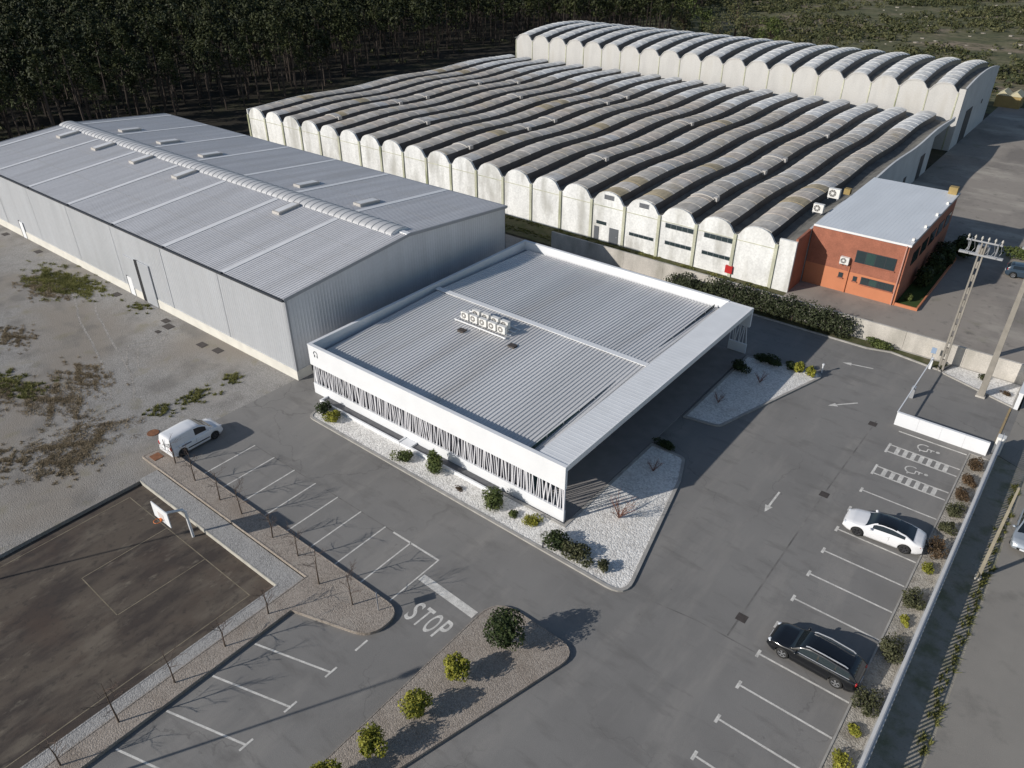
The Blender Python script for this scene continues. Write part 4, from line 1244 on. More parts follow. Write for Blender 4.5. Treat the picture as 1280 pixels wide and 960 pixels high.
def car(name, label, cat, loc, heading, C, group='parked vehicles'):
    """x forward, y left; C holds the shape"""
    L, Wd = C['L'], C['W'] / 2
    t = thing(name, label, cat, (loc[0], loc[1], 0.012), group, heading)
    wr, wx = C['wr'], C['wx']
    arch = wr + .065
    # body stations
    xs = set(np.linspace(-L / 2, L / 2, 45).round(4).tolist())
    for cx in wx:
        for k in range(13):
            xs.add(round(cx + arch * math.cos(math.pi * k / 12), 4))
        xs.add(round(cx + arch + .004, 4)); xs.add(round(cx - arch - .004, 4))
    xs = sorted(x for x in xs if -L / 2 <= x <= L / 2)
    def zbot(x):
        e = max(0, abs(x) - (L / 2 - .5)) / .5
        z = .2 + .14 * e * e
        for cx in wx:
            d = abs(x - cx)
            if d < arch + 1e-5:
                z = max(z, wr + math.sqrt(max(0, arch * arch - d * d)) * .98)
        return z
    def hw(x):
        f = max(0, (x - (L / 2 - C['tf'])) / C['tf']); b = max(0, (-x - (L / 2 - C['tb'])) / C['tb'])
        return Wd * (1 - C['kf'] * f ** 2.2 - C['kb'] * b ** 2.2)
    deck = lambda x: interp(C['deck'], x)
    rows = []
    for x in xs:
        w = hw(x); zt = deck(x); zb = min(zbot(x), zt - .12)
        mid = max(zb + .02, min(.52, zt - .1))
        rows.append([(x, 0, zb), (x, w * .86, zb), (x, w * .97, zb + .005), (x, w * .995, zb + (mid - zb) * .4), (x, w, mid), (x, w * .985, mid + (zt - mid) * .55), (x, w * .955, zt - .045), (x, w * .9, zt - .008),
                     (x, w * .55, zt + .022), (x, 0, zt + .03)])
    B = MB()
    for s in (1, -1):
        B.grid([[(p[0], p[1] * s, p[2]) for p in r] for r in rows])
    for r in (rows[0], rows[-1]):
        B.add([(p[0], p[1], p[2]) for p in r] + [(p[0], -p[1], p[2]) for p in r[::-1]], [tuple(range(2 * len(r)))])
    me = B.mesh('body', C['paint'], True, True)
    body = put('body', me, t, world=False)
    # greenhouse
    rk = C['roof']
    g0, g1 = rk[0][0], rk[-1][0]
    gx = sorted(set(np.linspace(g0, g1, 34).round(4).tolist() + [round(a, 4) for pr in C['sidewin'] for a in pr] + [round(C['wtop'], 4), round(C['rtop'], 4)]))
    G = []
    for x in gx:
        zt = deck(x) - .01; zr = max(interp(rk, x), zt + .01)
        wb = hw(x) * .905; h = (zr - zt)
        full = max(h, .01)
        lean = C['lean'] * min(1, full / C['hmax'])
        wt = wb * (1 - lean)
        G.append([(x, wb, zt), (x, wb - (wb - wt) * .13, zt + h * .12), (x, wb - (wb - wt) * .80, zt + h * .80), (x, wt, zr - h * .10), (x, wt * .90, zr - h * .025), (x, wt * .5, zr + .012 * min(1, h * 3)), (x, 0, zr + .018 * min(1, h * 3))])
    parts = {'pillars': MB(), 'roof': MB(), 'windscreen': MB(), 'rear_window': MB()}
    sw = []
    for pr in C['sidewin']:
        for s in (1, -1):
            sw.append((pr, s, MB()))
    for i in range(len(gx) - 1):
        xm = (gx[i] + gx[i + 1]) / 2
        for j in range(6):
            for s in (1, -1):
                q = [(p[0], p[1] * s, p[2]) for p in (G[i][j], G[i + 1][j], G[i + 1][j + 1], G[i][j + 1])]
                if s < 0: q = q[::-1]
                if j >= 3:
                    tgt = 'roof'
                    if xm > C['wtop']: tgt = 'windscreen' if j >= 4 else 'pillars'
                    elif xm < C['rtop']: tgt = 'rear_window' if (j >= 4 and C.get('rearglass', True) and xm > C.get('rbot', -9)) else 'pillars'
                    tg = parts[tgt]
                else:
                    tg = parts['pillars']
                    if j == 1:
                        for (pr, ss, mb) in sw:
                            if ss == s and pr[0] - 1e-3 < xm < pr[1] + 1e-3:
                                tg = mb
                tg.add(q, [(0, 1, 2, 3)])
    def wl(mb):
        me = mb.mesh('p', None)
        bm = bmesh.new(); bm.from_mesh(me)
        bmesh.ops.remove_doubles(bm, verts=bm.verts, dist=.0005)
        bmesh.ops.recalc_face_normals(bm, faces=bm.faces)
        bm.to_mesh(me); bm.free()
        me.polygons.foreach_set('use_smooth', [True] * len(me.polygons))
        return me
    def fin(nm, mb, m):
        if not mb.f: return None
        me = wl(mb); me.materials.append(m); me.name = nm
        return put(nm, me, t, world=False)
    fin('pillars', parts['pillars'], C['paint'])
    fin('roof', parts['roof'], C.get('roofpaint', C['paint']))
    fin('windscreen', parts['windscreen'], CGLASS)
    fin('rear_window', parts['rear_window'], CGLASS)
    for (pr, s, mb) in sw:
        fin('side_window', mb, C.get('sideglass', CGLASS))
    put('underbody', MB().box(-L / 2 + .25, L / 2 - .25, -Wd * .8, Wd * .8, .19, .5).mesh('underbody', UNDER), t, world=False)
    ty, rm_, bd = wheel_meshes(wr, .23, C['rim'])
    for cx in wx:
        for s in (1, -1):
            w = put('wheel', ty, t, loc=(cx, s * (Wd - .115), wr), rot=(0, 0, 0 if s > 0 else math.pi), world=False)
            put('rim', rm_, w, world=False); put('brake_disc', bd, w, world=False)
    # lamps, mirrors, trim
    def lump(nm, c, r, m, par=t):
        mb = MB(); n = 10
        mb.grid([[(c[0] + r[0] * math.cos(b) * math.cos(a), c[1] + r[1] * math.cos(b) * math.sin(a), c[2] + r[2] * math.sin(b)) for a in [2 * math.pi * k / n for k in range(n + 1)]] for b in [math.pi * (k / 6 - .5) for k in range(7)]])
        return put(nm, mb.mesh(nm, m, True), par, world=False)
    for s in (1, -1):
        x = L / 2 - C.get('hl', .22)
        lump('headlight', (x, s * hw(x) * .78, deck(x) - .10), (.20, .17, .075), HEAD)
        x = -L / 2 + C.get('tl', .12)
        lump('tail_light', (x, s * hw(x) * .86, C.get('tz', deck(x) - .14)), (.07, .12, C.get('th', .08)), TAIL)
        x = C['mir']
        lump('mirror', (x, s * (hw(x) + .10), deck(x) + .07), (.10, .11, .08), C['paint'])
    put('grille', MB().box(L / 2 - .05, L / 2 + .012, -Wd * .48, Wd * .48, .34, min(.6, deck(L / 2) - .03)).mesh('grille', UNDER), t, world=False)
    put('number_plate', MB().box(L / 2 + .012, L / 2 + .03, -.26, .26, .36, .47).mesh('number_plate', WHITE), t, world=False)
    put('number_plate', MB().box(-L / 2 - .03, -L / 2 - .004, -.26, .26, .5, .61).mesh('number_plate', WHITE), t, world=False)
    for x in C.get('doors', ()):
        for s in (1, -1):
            h = deck(x)
            put('door_gap', MB().add([(x - .006, s * (hw(x) * 1.002), .52), (x + .006, s * (hw(x) * 1.002), .52), (x + .006, s * hw(x) * .992, h - .1), (x - .006, s * hw(x) * .992, h - .1)], [(0, 1, 2, 3)]).mesh('door_gap', UNDER), t, world=False)
            put('door_handle', MB().box(x + .06, x + .24, s * hw(x) * .985 - .015, s * hw(x) * .985 + .02, h - .19, h - .155).mesh('door_handle', C['paint']), t, world=False)
    return t, hw, deck
COUPE = dict(L=4.82, W=1.86, wr=.345, wx=(1.42, -1.44), tf=.9, tb=.8, kf=.24, kb=.18, paint=CARW, rim=RIMD,
             deck=[(-2.41, .72), (-2.36, .93), (-1.9, 1.0), (-1.0, .99), (0.6, .95), (1.0, .95), (1.9, .84), (2.25, .72), (2.38, .58), (2.41, .5)],
             roof=[(-1.95, .99), (-1.2, 1.26), (-.45, 1.385), (.1, 1.395), (.45, 1.33), (1.12, .94)], wtop=.40, rtop=-.72, rbot=-1.78, lean=.24, hmax=.42,
             sidewin=[(-1.3, .64)], mir=.75, doors=(-.42,), roofpaint=paint('panorama_roof', (.008, .009, .011), rough=.1), tz=.80, th=.05, tl=.16)
WAGON = dict(L=4.88, W=1.87, wr=.35, wx=(1.47, -1.46), tf=.8, tb=.5, kf=.2, kb=.10, paint=CARB, rim=RIM,
             deck=[(-2.44, .62), (-2.38, .98), (-1.0, 1.0), (.6, .97), (1.05, .97), (1.95, .88), (2.28, .76), (2.40, .62), (2.44, .5)],
             roof=[(-2.36, .99), (-2.05, 1.32), (-1.85, 1.41), (-.5, 1.485), (.15, 1.48), (.5, 1.41), (1.22, .965)], wtop=.42, rtop=-1.86, lean=.22, hmax=.5,
             sidewin=[(-1.95, -1.25), (-1.18, -.32), (-.24, .72)], mir=.82, doors=(-.28, -1.2), tz=.84, th=.13, tl=.07, sideglass=mat('tinted_glass', (.02, .03, .035), .04, spec=.9))
VAN = dict(L=4.38, W=1.82, wr=.33, wx=(1.36, -1.35), tf=.7, tb=.3, kf=.2, kb=.05, paint=VANW, rim=RIMD,
           deck=[(-2.19, .7), (-2.15, 1.03), (0.5, 1.05), (1.1, 1.06), (1.75, .98), (2.05, .86), (2.16, .66), (2.19, .5)],
           roof=[(-2.17, 1.04), (-2.13, 1.6), (-2.0, 1.78), (-.2, 1.84), (.25, 1.80), (.55, 1.68), (1.42, 1.05)], wtop=.42, rtop=-2.04, rearglass=False, lean=.13, hmax=.75,
           sidewin=[(-.12, .82)], mir=.95, doors=(-.16,), tz=1.0, th=.2, tl=.06)
HATCH = dict(L=4.2, W=1.78, wr=.32, wx=(1.28, -1.28), tf=.8, tb=.5, kf=.22, kb=.12, paint=CARS, rim=RIM,
             deck=[(-2.1, .62), (-2.04, .95), (.6, .96), (1.0, .96), (1.7, .86), (1.98, .72), (2.08, .58), (2.1, .5)],
             roof=[(-2.02, .96), (-1.7, 1.34), (-1.4, 1.43), (-.3, 1.47), (.3, 1.42), (1.15, .955)], wtop=.32, rtop=-1.42, lean=.22, hmax=.5,
             sidewin=[(-1.5, -.45), (-.37, .68)], mir=.8, doors=(-.4,), tz=.9, th=.12, tl=.14)
car('parked_car', 'white coupe with black glass roof parked nose out beside wall planting', 'car', (-4.0, 43.72), R(184.2), COUPE)
t, hw_, dk_ = car('parked_car', 'black estate car with silver roof rails parked nose out', 'car', (-3.98, 31.32), R(178.6), WAGON)
for s in (1, -1):
    MB_ = MB().tube([(-1.75, s * .60, 1.47), (-1.6, s * .615, 1.53), (-.4, s * .64, 1.575), (.3, s * .61, 1.52), (.45, s * .60, 1.45)], .034)
    put('roof_rail', MB_.mesh('roof_rail', CHROME), t, world=False)
    put('window_trim', MB().tube([(-2.0, s * .84, 1.04), (-1.1, s * .868, 1.045), (.75, s * .868, 1.01)], .02).mesh('window_trim', CHROME), t, world=False)
for x in (-1.35, -.35):
    pass
t, hw_, dk_ = car('parked_van', 'small white panel van parked at the gravel edge', 'van', (-48.25, 21.35), R(91.0), VAN)
put('side_graphic', MB().box(-1.35, -.55, -.906, -.899, .82, .92).mesh('side_graphic', mat('graphic_grey', (.12, .14, .19), .5)), t, world=False)
put('rub_strip', MB().box(-.9, .9, -.93, -.9, .43, .52).mesh('rub_strip', UNDER), t, world=False)
for s in (1, -1):
    put('rear_door_gap', MB().box(-2.2, -2.17, s * .012 - .006, s * .012 + .006, .5, 1.6).mesh('rear_door_gap', UNDER), t, world=False)
car('parked_car', 'silver hatchback on the street outside the wall', 'car', (3.5, 49.5), R(-91), HATCH)
NAVY = dict(HATCH); NAVY['paint'] = CARN
car('parked_car', 'dark blue car in the old yard beyond the utility poles', 'car', (-3.9, 95.6), R(8), NAVY)
# ------------------------------------------------------------------ poles, hoop, signs, lamps
t = thing('utility_pole', 'tall concrete utility pole with caged crossarm platform by the boundary wall', 'utility pole', (-6.3, 68.5, 0))
def taper(mb, c, w0, w1, z0, z1, d=1.0):
    v = []
    for w, z in ((w0, z0), (w1, z1)):
        for sx, sy in ((-1, -1), (1, -1), (1, 1), (-1, 1)):
            v.append((c[0] + sx * w / 2, c[1] + sy * w * d / 2, z))
    return mb.add(v, [(0, 3, 2, 1), (4, 5, 6, 7), (0, 1, 5, 4), (1, 2, 6, 5), (2, 3, 7, 6), (3, 0, 4, 7)])
pm = MB()
for s in (-1, 1):
    taper(pm, (-6.3 + s * .16, 68.5), .16, .11, 0, 12.0, 2.0)
for k in range(10):
    z = .6 + k * 1.15
    pm.box(-6.37, -6.23, 68.38, 68.62, z, z + .55)
pm.build('shaft', POLEC, t)
MB().box(-7.9, -4.7, 68.36, 68.46, 10.85, 11.0).build('crossarm', GALV, t)
MB().box(-7.9, -4.7, 68.56, 68.66, 10.85, 11.0).build('crossarm', GALV, t)
MB().box(-7.6, -5.0, 68.3, 68.36, 12.0, 12.12).build('crossarm', GALV, t)
INS = mat('insulator', (.42, .40, .36), .4)
for k in range(6):
    x = -7.5 + k * .48
    MB().tube([(x, 68.33, 12.12), (x, 68.33, 12.3), (x, 68.33, 12.32), (x, 68.33, 12.52)], [.05, .05, .10, .04], 8).build('insulator', INS, t)
    MB().tube([(x, 68.33, 12.1), (x + .15, 68.55, 11.4), (x, 68.5, 11.0)], .018, 5).build('cable', GREYP, t)
for x in (-7.3, -5.3):
    for y in (68.1, 68.9):
        MB().tube([(x, y, 11.0), (x, y, 12.1)], .03, 5).build('cage_bar', GALV, t)
    MB().tube([(x, 68.1, 12.1), (x, 68.9, 12.1)], .03, 5).build('cage_bar', GALV, t)
MB().box(-6.75, -5.85, 68.7, 69.2, 10.7, 11.6).build('transformer', GREYP, t)
t = thing('utility_pole', 'plain tapering concrete pole nearest the street gateway', 'utility pole', (-2.6, 66.2, 0))
taper(MB(), (-2.6, 66.2), .5, .28, 0, 13.5).build('shaft', POLEC, t)
MB().box(-3.6, -1.6, 66.1, 66.3, 12.9, 13.05).build('crossarm', GALV, t)
MB().box(-2.95, -2.25, 65.85, 66.55, 0, .16).build('footing', CONC, t)
t = thing('utility_pole', 'tan concrete pole in the street verge by silver hatchback', 'utility pole', (1.68, 43.6, 0))
taper(MB(), (1.68, 43.6), .21, .12, 0, 7.2).build('shaft', mat('tan_pole', (.27, .24, .18), .9, var=.12, scale=2), t)
MB().box(1.5, 1.86, 43.4, 43.8, 0, .12).build('footing', CONC, t)
def lamp_post(loc, h, lab, head):
    t = thing('lamp_post', lab, 'street lamp', (loc[0], loc[1], loc[2]))
    z = loc[2]
    MB().tube([(loc[0], loc[1], z), (loc[0], loc[1], z + h)], [.09, .055], 8).build('pole', GALV, t)
    MB().obox((loc[0] + head[0] * .5, loc[1] + head[1] * .5), head, 1.0, .34, z + h - .02, z + h + .12).build('lamp_head', GREYP, t)
LH = 9.2
ln = LH / math.tan(SUN_EL)
lamp_post((-20.95 - SH.x * ln, 16.4 - SH.y * ln, 0.1), LH, 'grey lamp post by the lower parking bays casting a long shadow', (.4, .9))
lamp_post((-40.2 - SH.x * ln, 15.6 - SH.y * ln, -0.26), LH, 'grey lamp post beside the court casting a long shadow', (.4, .9))
t = thing('basketball_hoop', 'white basketball board with orange hoop on bent post in court', 'basketball hoop', (-39.4, 15.7, -.26))
MB().tube([(-39.4, 15.75, -.26), (-39.4, 15.7, 1.9), (-39.4, 15.55, 2.2), (-39.4, 14.35, 2.72)], .095, 8).build('post', WHITE, t)
bb = MB().box(-40.35, -38.45, 14.22, 14.28, 2.15, 3.3).build('backboard', WHITE, t)
MB().box(-39.72, -39.08, 14.206, 14.218, 2.4, 2.85).build('target_square', mat('faded_line', (.55, .5, .48), .8), bb)
ORI = mat('orange_rim', (.62, .16, .03), .5)
MB().tube([(-39.4 + .23 * math.cos(a), 13.92 + .23 * math.sin(a), 2.42) for a in [2 * math.pi * i / 14 for i in range(15)]], .022, 5, False).build('hoop', ORI, t)
MB().box(-39.5, -39.3, 14.1, 14.204, 2.3, 2.45).build('hoop_bracket', ORI, t)
t = thing('signpost', 'slim grey sign post at the rounded tip of gravel bed', 'sign', (-25.0, 18.85, .09))
MB().tube([(-25.0, 18.85, .05), (-25.0, 18.85, 1.65)], .035, 6).build('post', GALV, t)
MB().obox((-25.0, 18.85), (-.8, .6), .5, .04, 1.0, 1.58).build('plate', mat('sign_grey', (.10, .12, .16), .5), t)
t = thing('bollard_lamp', 'small white bollard light at tip of far gravel bed', 'lamp', (-14.35, 61.6, 0))
MB().tube([(-14.35, 61.6, 0), (-14.35, 61.6, .75), (-14.35, 61.6, .77), (-14.35, 61.6, .9)], [.06, .06, .1, .1], 8).build('post', WHITE, t)
t = thing('bollard_lamp', 'small dark bollard light at kerb of the front gravel bed', 'lamp', (-20.6, 28.95, .1))
MB().tube([(-20.6, 28.95, .1), (-20.6, 28.95, .6)], .05, 8).build('post', DARKM, t)
t = thing('skip_container', 'ochre skip with pointed lids beyond the rear hall', 'container', (-21.7, 189, 0))
MB().box(-24, -19.4, 186.5, 190.5, 0, 2.2).build('body', YELL, t)
for i, x in enumerate((-22.85, -20.55)):
    MB().add([(x - 1.15, 186.4, 2.2), (x + 1.15, 186.4, 2.2), (x, 186.4, 3.1), (x - 1.15, 190.6, 2.2), (x + 1.15, 190.6, 2.2), (x, 190.6, 3.1)], [(0, 1, 2), (3, 5, 4), (0, 2, 5, 3), (1, 4, 5, 2)]).build('lid', mat('pale_lid', (.5, .45, .3), .7), t)
# garden strip beside the brick office
o = structure('garden_strip', MB().sheet([(-13.25, 79.6), (-11.2, 79.6), (-11.2, 96), (-13.25, 96)], .12), mixmat('lawn', [(.05, .085, .02), ((.035, .05, .015), .8, .4, .65, .8, None)], 1, .4, 10))
for (a, b, c, d) in ((-13.25, -11.05, 79.45, 79.598), (-11.198, -11.05, 79.6, 96)):
    MB().box(a, b, c, d, 0, .3).build('brick_edging', ORANGE, o)

# ------------------------------------------------------------------ vegetation
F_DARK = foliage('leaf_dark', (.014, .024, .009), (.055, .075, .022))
F_MID = foliage('leaf_mid', (.04, .06, .016), (.13, .15, .045))
F_YEL = foliage('leaf_yellow', (.11, .12, .016), (.33, .31, .045))
F_RED = foliage('leaf_red', (.045, .032, .018), (.125, .08, .045))
F_OLV = foliage('leaf_olive', (.035, .04, .018), (.11, .11, .055))
F_PINE = foliage('pine_needles', (.008, .013, .005), (.058, .066, .022), .11)
F_SCR = foliage('scrub_leaf', (.03, .04, .016), (.13, .125, .055), .12)
F_HEDGE = foliage('hedge_leaf', (.02, .027, .012), (.075, .085, .042), 1.0)
F_GRASS = foliage('grass_blade', (.10, .105, .03), (.26, .25, .08), .5)
F_DRYG = foliage('dry_grass', (.20, .155, .095), (.36, .29, .19), .6)
BARK = mat('bark', (.09, .065, .048), .95, var=.25, scale=3)
PBARK = mat('pine_bark', (.055, .042, .034), .95, var=.25, scale=1.5)
TWIG = mat('twig', (.11, .08, .065), .95, var=.2, scale=4)
REDTW = mat('red_twig', (.20, .10, .075), .95, var=.2, scale=4)
def shrub(label, loc, rx, ry, h, m, n=500, size=.15, lobes=5, name='shrub', cat='shrub', stem=True, group=None, z0=.05, lift=0.0):
    t = thing(name, label, cat, (loc[0], loc[1], z0), group)
    Q = []
    for i in range(lobes):
        a = 2 * math.pi * i / lobes + rnd.uniform(0, .8)
        rr = rnd.uniform(.25, .72) if i else 0
        c = (loc[0] + rx * rr * math.cos(a), loc[1] + ry * rr * math.sin(a), z0 + lift + h * rnd.uniform(.42, .62))
        s = rnd.uniform(.36, .7)
        r = (rx * s, ry * s, h * rnd.uniform(.36, .5))
        P, d = blob_points(int(n * 1.7 / lobes), c, r, .45)
        P[:, 2] = np.maximum(P[:, 2], z0 + .03)
        Q.append(leaves(P, size, .6, .35, .4, d * .9))
    put('foliage', quads_mesh('foliage', np.concatenate(Q), m), t)
    if stem:
        b = MB()
        for i in range(4):
            a = 2 * math.pi * i / 4 + rnd.random()
            b.tube([(loc[0], loc[1], z0 - .05), (loc[0] + rx * .2 * math.cos(a), loc[1] + ry * .2 * math.sin(a), z0 + lift + h * .3), (loc[0] + rx * .45 * math.cos(a), loc[1] + ry * .45 * math.sin(a), z0 + lift + h * .65)], [.04, .03, .012], 5)
        b.build('stem', BARK, t)
    return t
# front bed
shrub('dark rounded shrub at left end of the front gravel bed', (-43.6, 30.3), .75, .7, .95, F_DARK, 600, .16)
shrub('yellow-green spreading shrub at left end of the front bed', (-42.2, 30.05), 1.1, .6, .7, F_YEL, 700, .15)
shrub('green shrub with reddish middle left of the small tree', (-33.95, 29.9), .95, .8, .8, F_MID, 700, .14)
shrub('upright leafy green shrub before the slatted front', (-31.3, 30.3), .8, .75, 1.75, F_MID, 900, .17, 7)
shrub('dense round green bush before the slatted front', (-25.55, 30.1), .95, .95, 1.35, F_MID, 1100, .16, 7)
shrub('small low green shrub right of the dense round bush', (-24.0, 30.2), .45, .4, .4, F_MID, 250, .13)
shrub('low green mat shrub below the front corner wall', (-22.6, 30.5), .85, .55, .4, F_YEL, 450, .13)
shrub('broad dark mounded shrub at the kerb near building corner', (-20.0, 29.7), 1.2, .8, .95, F_DARK, 1000, .15, 6)
shrub('broad olive-brown mounded shrub at the kerb near building corner', (-18.5, 29.8), 1.2, .75, .85, F_OLV, 1000, .15, 6)
shrub('little round olive ball shrub on the white gravel', (-16.6, 29.9), .48, .48, .75, F_OLV, 450, .12)
shrub('tiny reddish shrub on the front gravel bed', (-28.6, 29.9), .4, .25, .25, F_RED, 140, .10)
shrub('dark low hedge clump closing the south gravel bed', (-19.6, 43.3), 1.1, .4, .75, F_DARK, 800, .14)
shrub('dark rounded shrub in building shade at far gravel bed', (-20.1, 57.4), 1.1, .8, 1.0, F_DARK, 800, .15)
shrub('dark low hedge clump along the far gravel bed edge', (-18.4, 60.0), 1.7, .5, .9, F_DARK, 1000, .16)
shrub('small dark shrub between hedge clump and yellow bushes', (-16.6, 60.4), .6, .45, .75, F_DARK, 400, .15)
shrub('yellow-green round bush, left of the pair at far bed tip', (-15.9, 60.5), .55, .55, 1.05, F_YEL, 600, .14)
shrub('yellow-green round bush, right of the pair at far bed tip', (-14.95, 60.3), .6, .6, 1.05, F_YEL, 600, .14)
shrub('low dark green shrub row at foot of the boundary wall', (-11.6, 69.3), 1.5, .6, .8, F_MID, 900, .16)
shrub('small brown shrub on the white gravel by the street pole', (-3.0, 68.9), .4, .4, .6, F_OLV, 250, .12)
shrub('low reddish shrub on white gravel behind the gate wall', (-.9, 67.6), .55, .3, .35, F_RED, 220, .12)
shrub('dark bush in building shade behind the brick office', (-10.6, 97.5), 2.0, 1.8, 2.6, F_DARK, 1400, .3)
for i, (yy, ww) in enumerate(((86.0, 'nearest the lawn'), (90.0, 'in the middle'), (94.0, 'at the far end'))):
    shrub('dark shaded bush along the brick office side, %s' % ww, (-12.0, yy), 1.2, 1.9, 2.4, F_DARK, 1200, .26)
shrub('green hedge beside the dark blue car', (-3.6, 100.8), 4.2, 1.3, 1.5, F_MID, 2600, .25, 9, 'hedge', 'hedge')
shrub('small green shrub on the lawn strip by brick office', (-12.3, 81.3), .45, .45, .9, F_MID, 300, .14)
# yellow and dark bushes on the lower island
shrub('large dark green bush at the top of the lower gravel island', (-17.7, 21.6), 1.25, 1.2, 2.0, F_DARK, 2000, .16, 8, z0=.18, lift=.3)
for (x, y, r, h, lab) in ((-18.35, 18.3, .7, 1.15, 'yellow-green bush on gravel island, nearest the large dark bush'), (-18.4, 15.4, .75, 1.25, 'yellow-green bush on gravel island, middle of three'),
                          (-18.75, 12.7, .76, 1.25, 'yellow-green bush on gravel island, lowest fully seen'), (-19.2, 10.2, .7, 1.2, 'yellow-green bush on gravel island, cut by the lower picture edge')):
    shrub(lab, (x, y), r, r, h, F_YEL, 1200, .15, 11, z0=.18, lift=.3)
# shrubs in the wall planting, from the white wall towards the camera
rows = [(55.2, .75, .65, F_RED, 'dark red shrub in wall planting, closest to the low white wall'), (53.0, .62, .55, F_RED, 'dark red shrub in wall planting, second from the low white wall'),
        (50.9, .75, .65, F_RED, 'dark brown-red shrub in wall planting, third from the low white wall'), (48.9, .85, .6, F_OLV, 'olive shrub in wall planting above the white coupe'),
        (46.7, .68, .65, F_OLV, 'round olive-brown shrub in wall planting beside white coupe'), (44.3, .9, .85, F_RED, 'large rust-red shrub in wall planting behind white coupe'),
        (42.2, .5, .45, F_YEL, 'small yellow-green plant in wall planting below white coupe'), (38.8, .85, .75, F_OLV, 'ragged olive shrub in wall planting between the two parked cars'),
        (37.1, .42, .35, F_YEL, 'small bright plant in wall planting under ragged olive shrub'), (34.4, .95, .9, F_OLV, 'big brown-green shrub in wall planting behind black estate'),
        (30.2, .85, .7, F_OLV, 'leggy olive shrub in wall planting just below black estate'), (28.4, .4, .35, F_YEL, 'small yellow-green plant in wall planting below black estate'),
        (26.3, .6, .55, F_YEL, 'yellow-green plant in wall planting near lower picture edge'), (23.5, .7, .6, F_OLV, 'olive shrub in wall planting at the lower picture edge')]
for (y, r, h, m, lab) in rows:
    shrub(lab, (-.86 + rnd.uniform(-.04, .04), y), r * .8, r, h * 1.15, m, int(900 * r), .12, 6, group='shrubs in the wall planting')
# clipped hedge along the boundary wall
t = thing('hedge', 'tall grey-green hedge along the wall behind the showroom', 'hedge', (-22.5, 69.2, 0))
Q = []
x = -33.0
while x < -14.6:
    hh = 2.65 + rnd.uniform(-.25, .25) - (0.9 if x < -29 else 0)
    for k in range(3):
        c = (x + rnd.uniform(-.4, .4), 69.15 + rnd.uniform(-.35, .3), hh * rnd.uniform(.4, .62))
        P, d = blob_points(150, c, (.85, .85, hh * .45), .55)
        Q.append(leaves(P, .22, .6, .35, .4, d * .8))
    x += .75
put('foliage', quads_mesh('foliage', np.concatenate(Q), F_HEDGE), t)
b = MB()
for i in range(12):
    xx = -32.5 + i * 1.55
    b.tube([(xx, 69.2, -.02), (xx + .1, 69.15, 1.2)], [.06, .02], 5)
b.build('stem', BARK, t)
# bare young trees
def bare_mesh(seed, h, twig=1.0):
    r = random.Random(seed)
    tr, br = MB(), MB()
    top = Vector((r.uniform(-.1, .1), r.uniform(-.1, .1), h))
    mid = Vector((r.uniform(-.06, .06), r.uniform(-.06, .06), h * .5))
    tr.tube([(0, 0, -.1), mid, top], [.05, .035, .012], 6)
    def grow(p, d, l, rad, dep):
        e = p + d * l
        m_ = p + d * l * .5 + Vector((r.uniform(-.05, .05), r.uniform(-.05, .05), .03)) * l
        br.tube([p, m_, e], [rad, rad * .75, rad * .45], 4, False)
        if dep > 0:
            for k in range(r.choice((2, 3, 3))):
                nd = (d + Vector((r.uniform(-.8, .8), r.uniform(-.8, .8), r.uniform(-.1, .6)))).normalized()
                grow(p + d * l * r.uniform(.45, 1), nd, l * r.uniform(.5, .75), rad * .6, dep - 1)
    for k in range(9):
        z = h * r.uniform(.35, .97)
        p = (mid * (z / (h * .5))) if z < h * .5 else mid.lerp(top, (z - h * .5) / (h * .5))
        a = r.uniform(0, 6.28)
        grow(Vector(p), Vector((math.cos(a), math.sin(a), r.uniform(.3, .9))).normalized(), h * r.uniform(.16, .3) * twig, .016, 2)
    return tr.mesh('trunk', BARK), br.mesh('branches', TWIG)
bv = [bare_mesh(40 + i, 2.3 + .2 * i) for i in range(4)]
spots = [(-46.8, 19.0, 'leafless sapling in gravel bed next to the white van'), (-43.9, 18.8, 'leafless sapling in gravel bed, second from the white van'), (-40.7, 18.7, 'leafless sapling in gravel bed, third from the white van'),
         (-38.3, 18.8, 'leafless sapling in gravel bed, fourth from the white van'), (-34.8, 18.7, 'leafless sapling in gravel bed, fifth from the white van'), (-32.2, 18.7, 'leafless sapling in gravel bed, sixth from the white van'),
         (-29.3, 18.0, 'leafless sapling at the bend of the gravel bed'), (-26.5, 18.2, 'leafless sapling near the rounded tip of gravel bed'), (-29.8, 14.7, 'leafless sapling on narrow strip, nearest the bend'),
         (-29.75, 11.8, 'leafless sapling on narrow strip, second from the bend'), (-29.8, 8.8, 'leafless sapling on narrow strip, third from the bend'), (-29.9, 5.8, 'leafless sapling on narrow strip, fourth from the bend'), (-29.9, 2.9, 'leafless sapling on narrow strip at the lower picture edge')]
for i, (x, y, lab) in enumerate(spots):
    t = thing('young_tree', lab, 'tree', (x, y, .09), 'leafless saplings in the gravel bed', rnd.uniform(0, 6.28))
    a, b_ = bv[i % 4]
    put('trunk', a, t, world=False); put('branches', b_, t, world=False)
    t.scale = (1, 1, rnd.uniform(.85, 1.1))
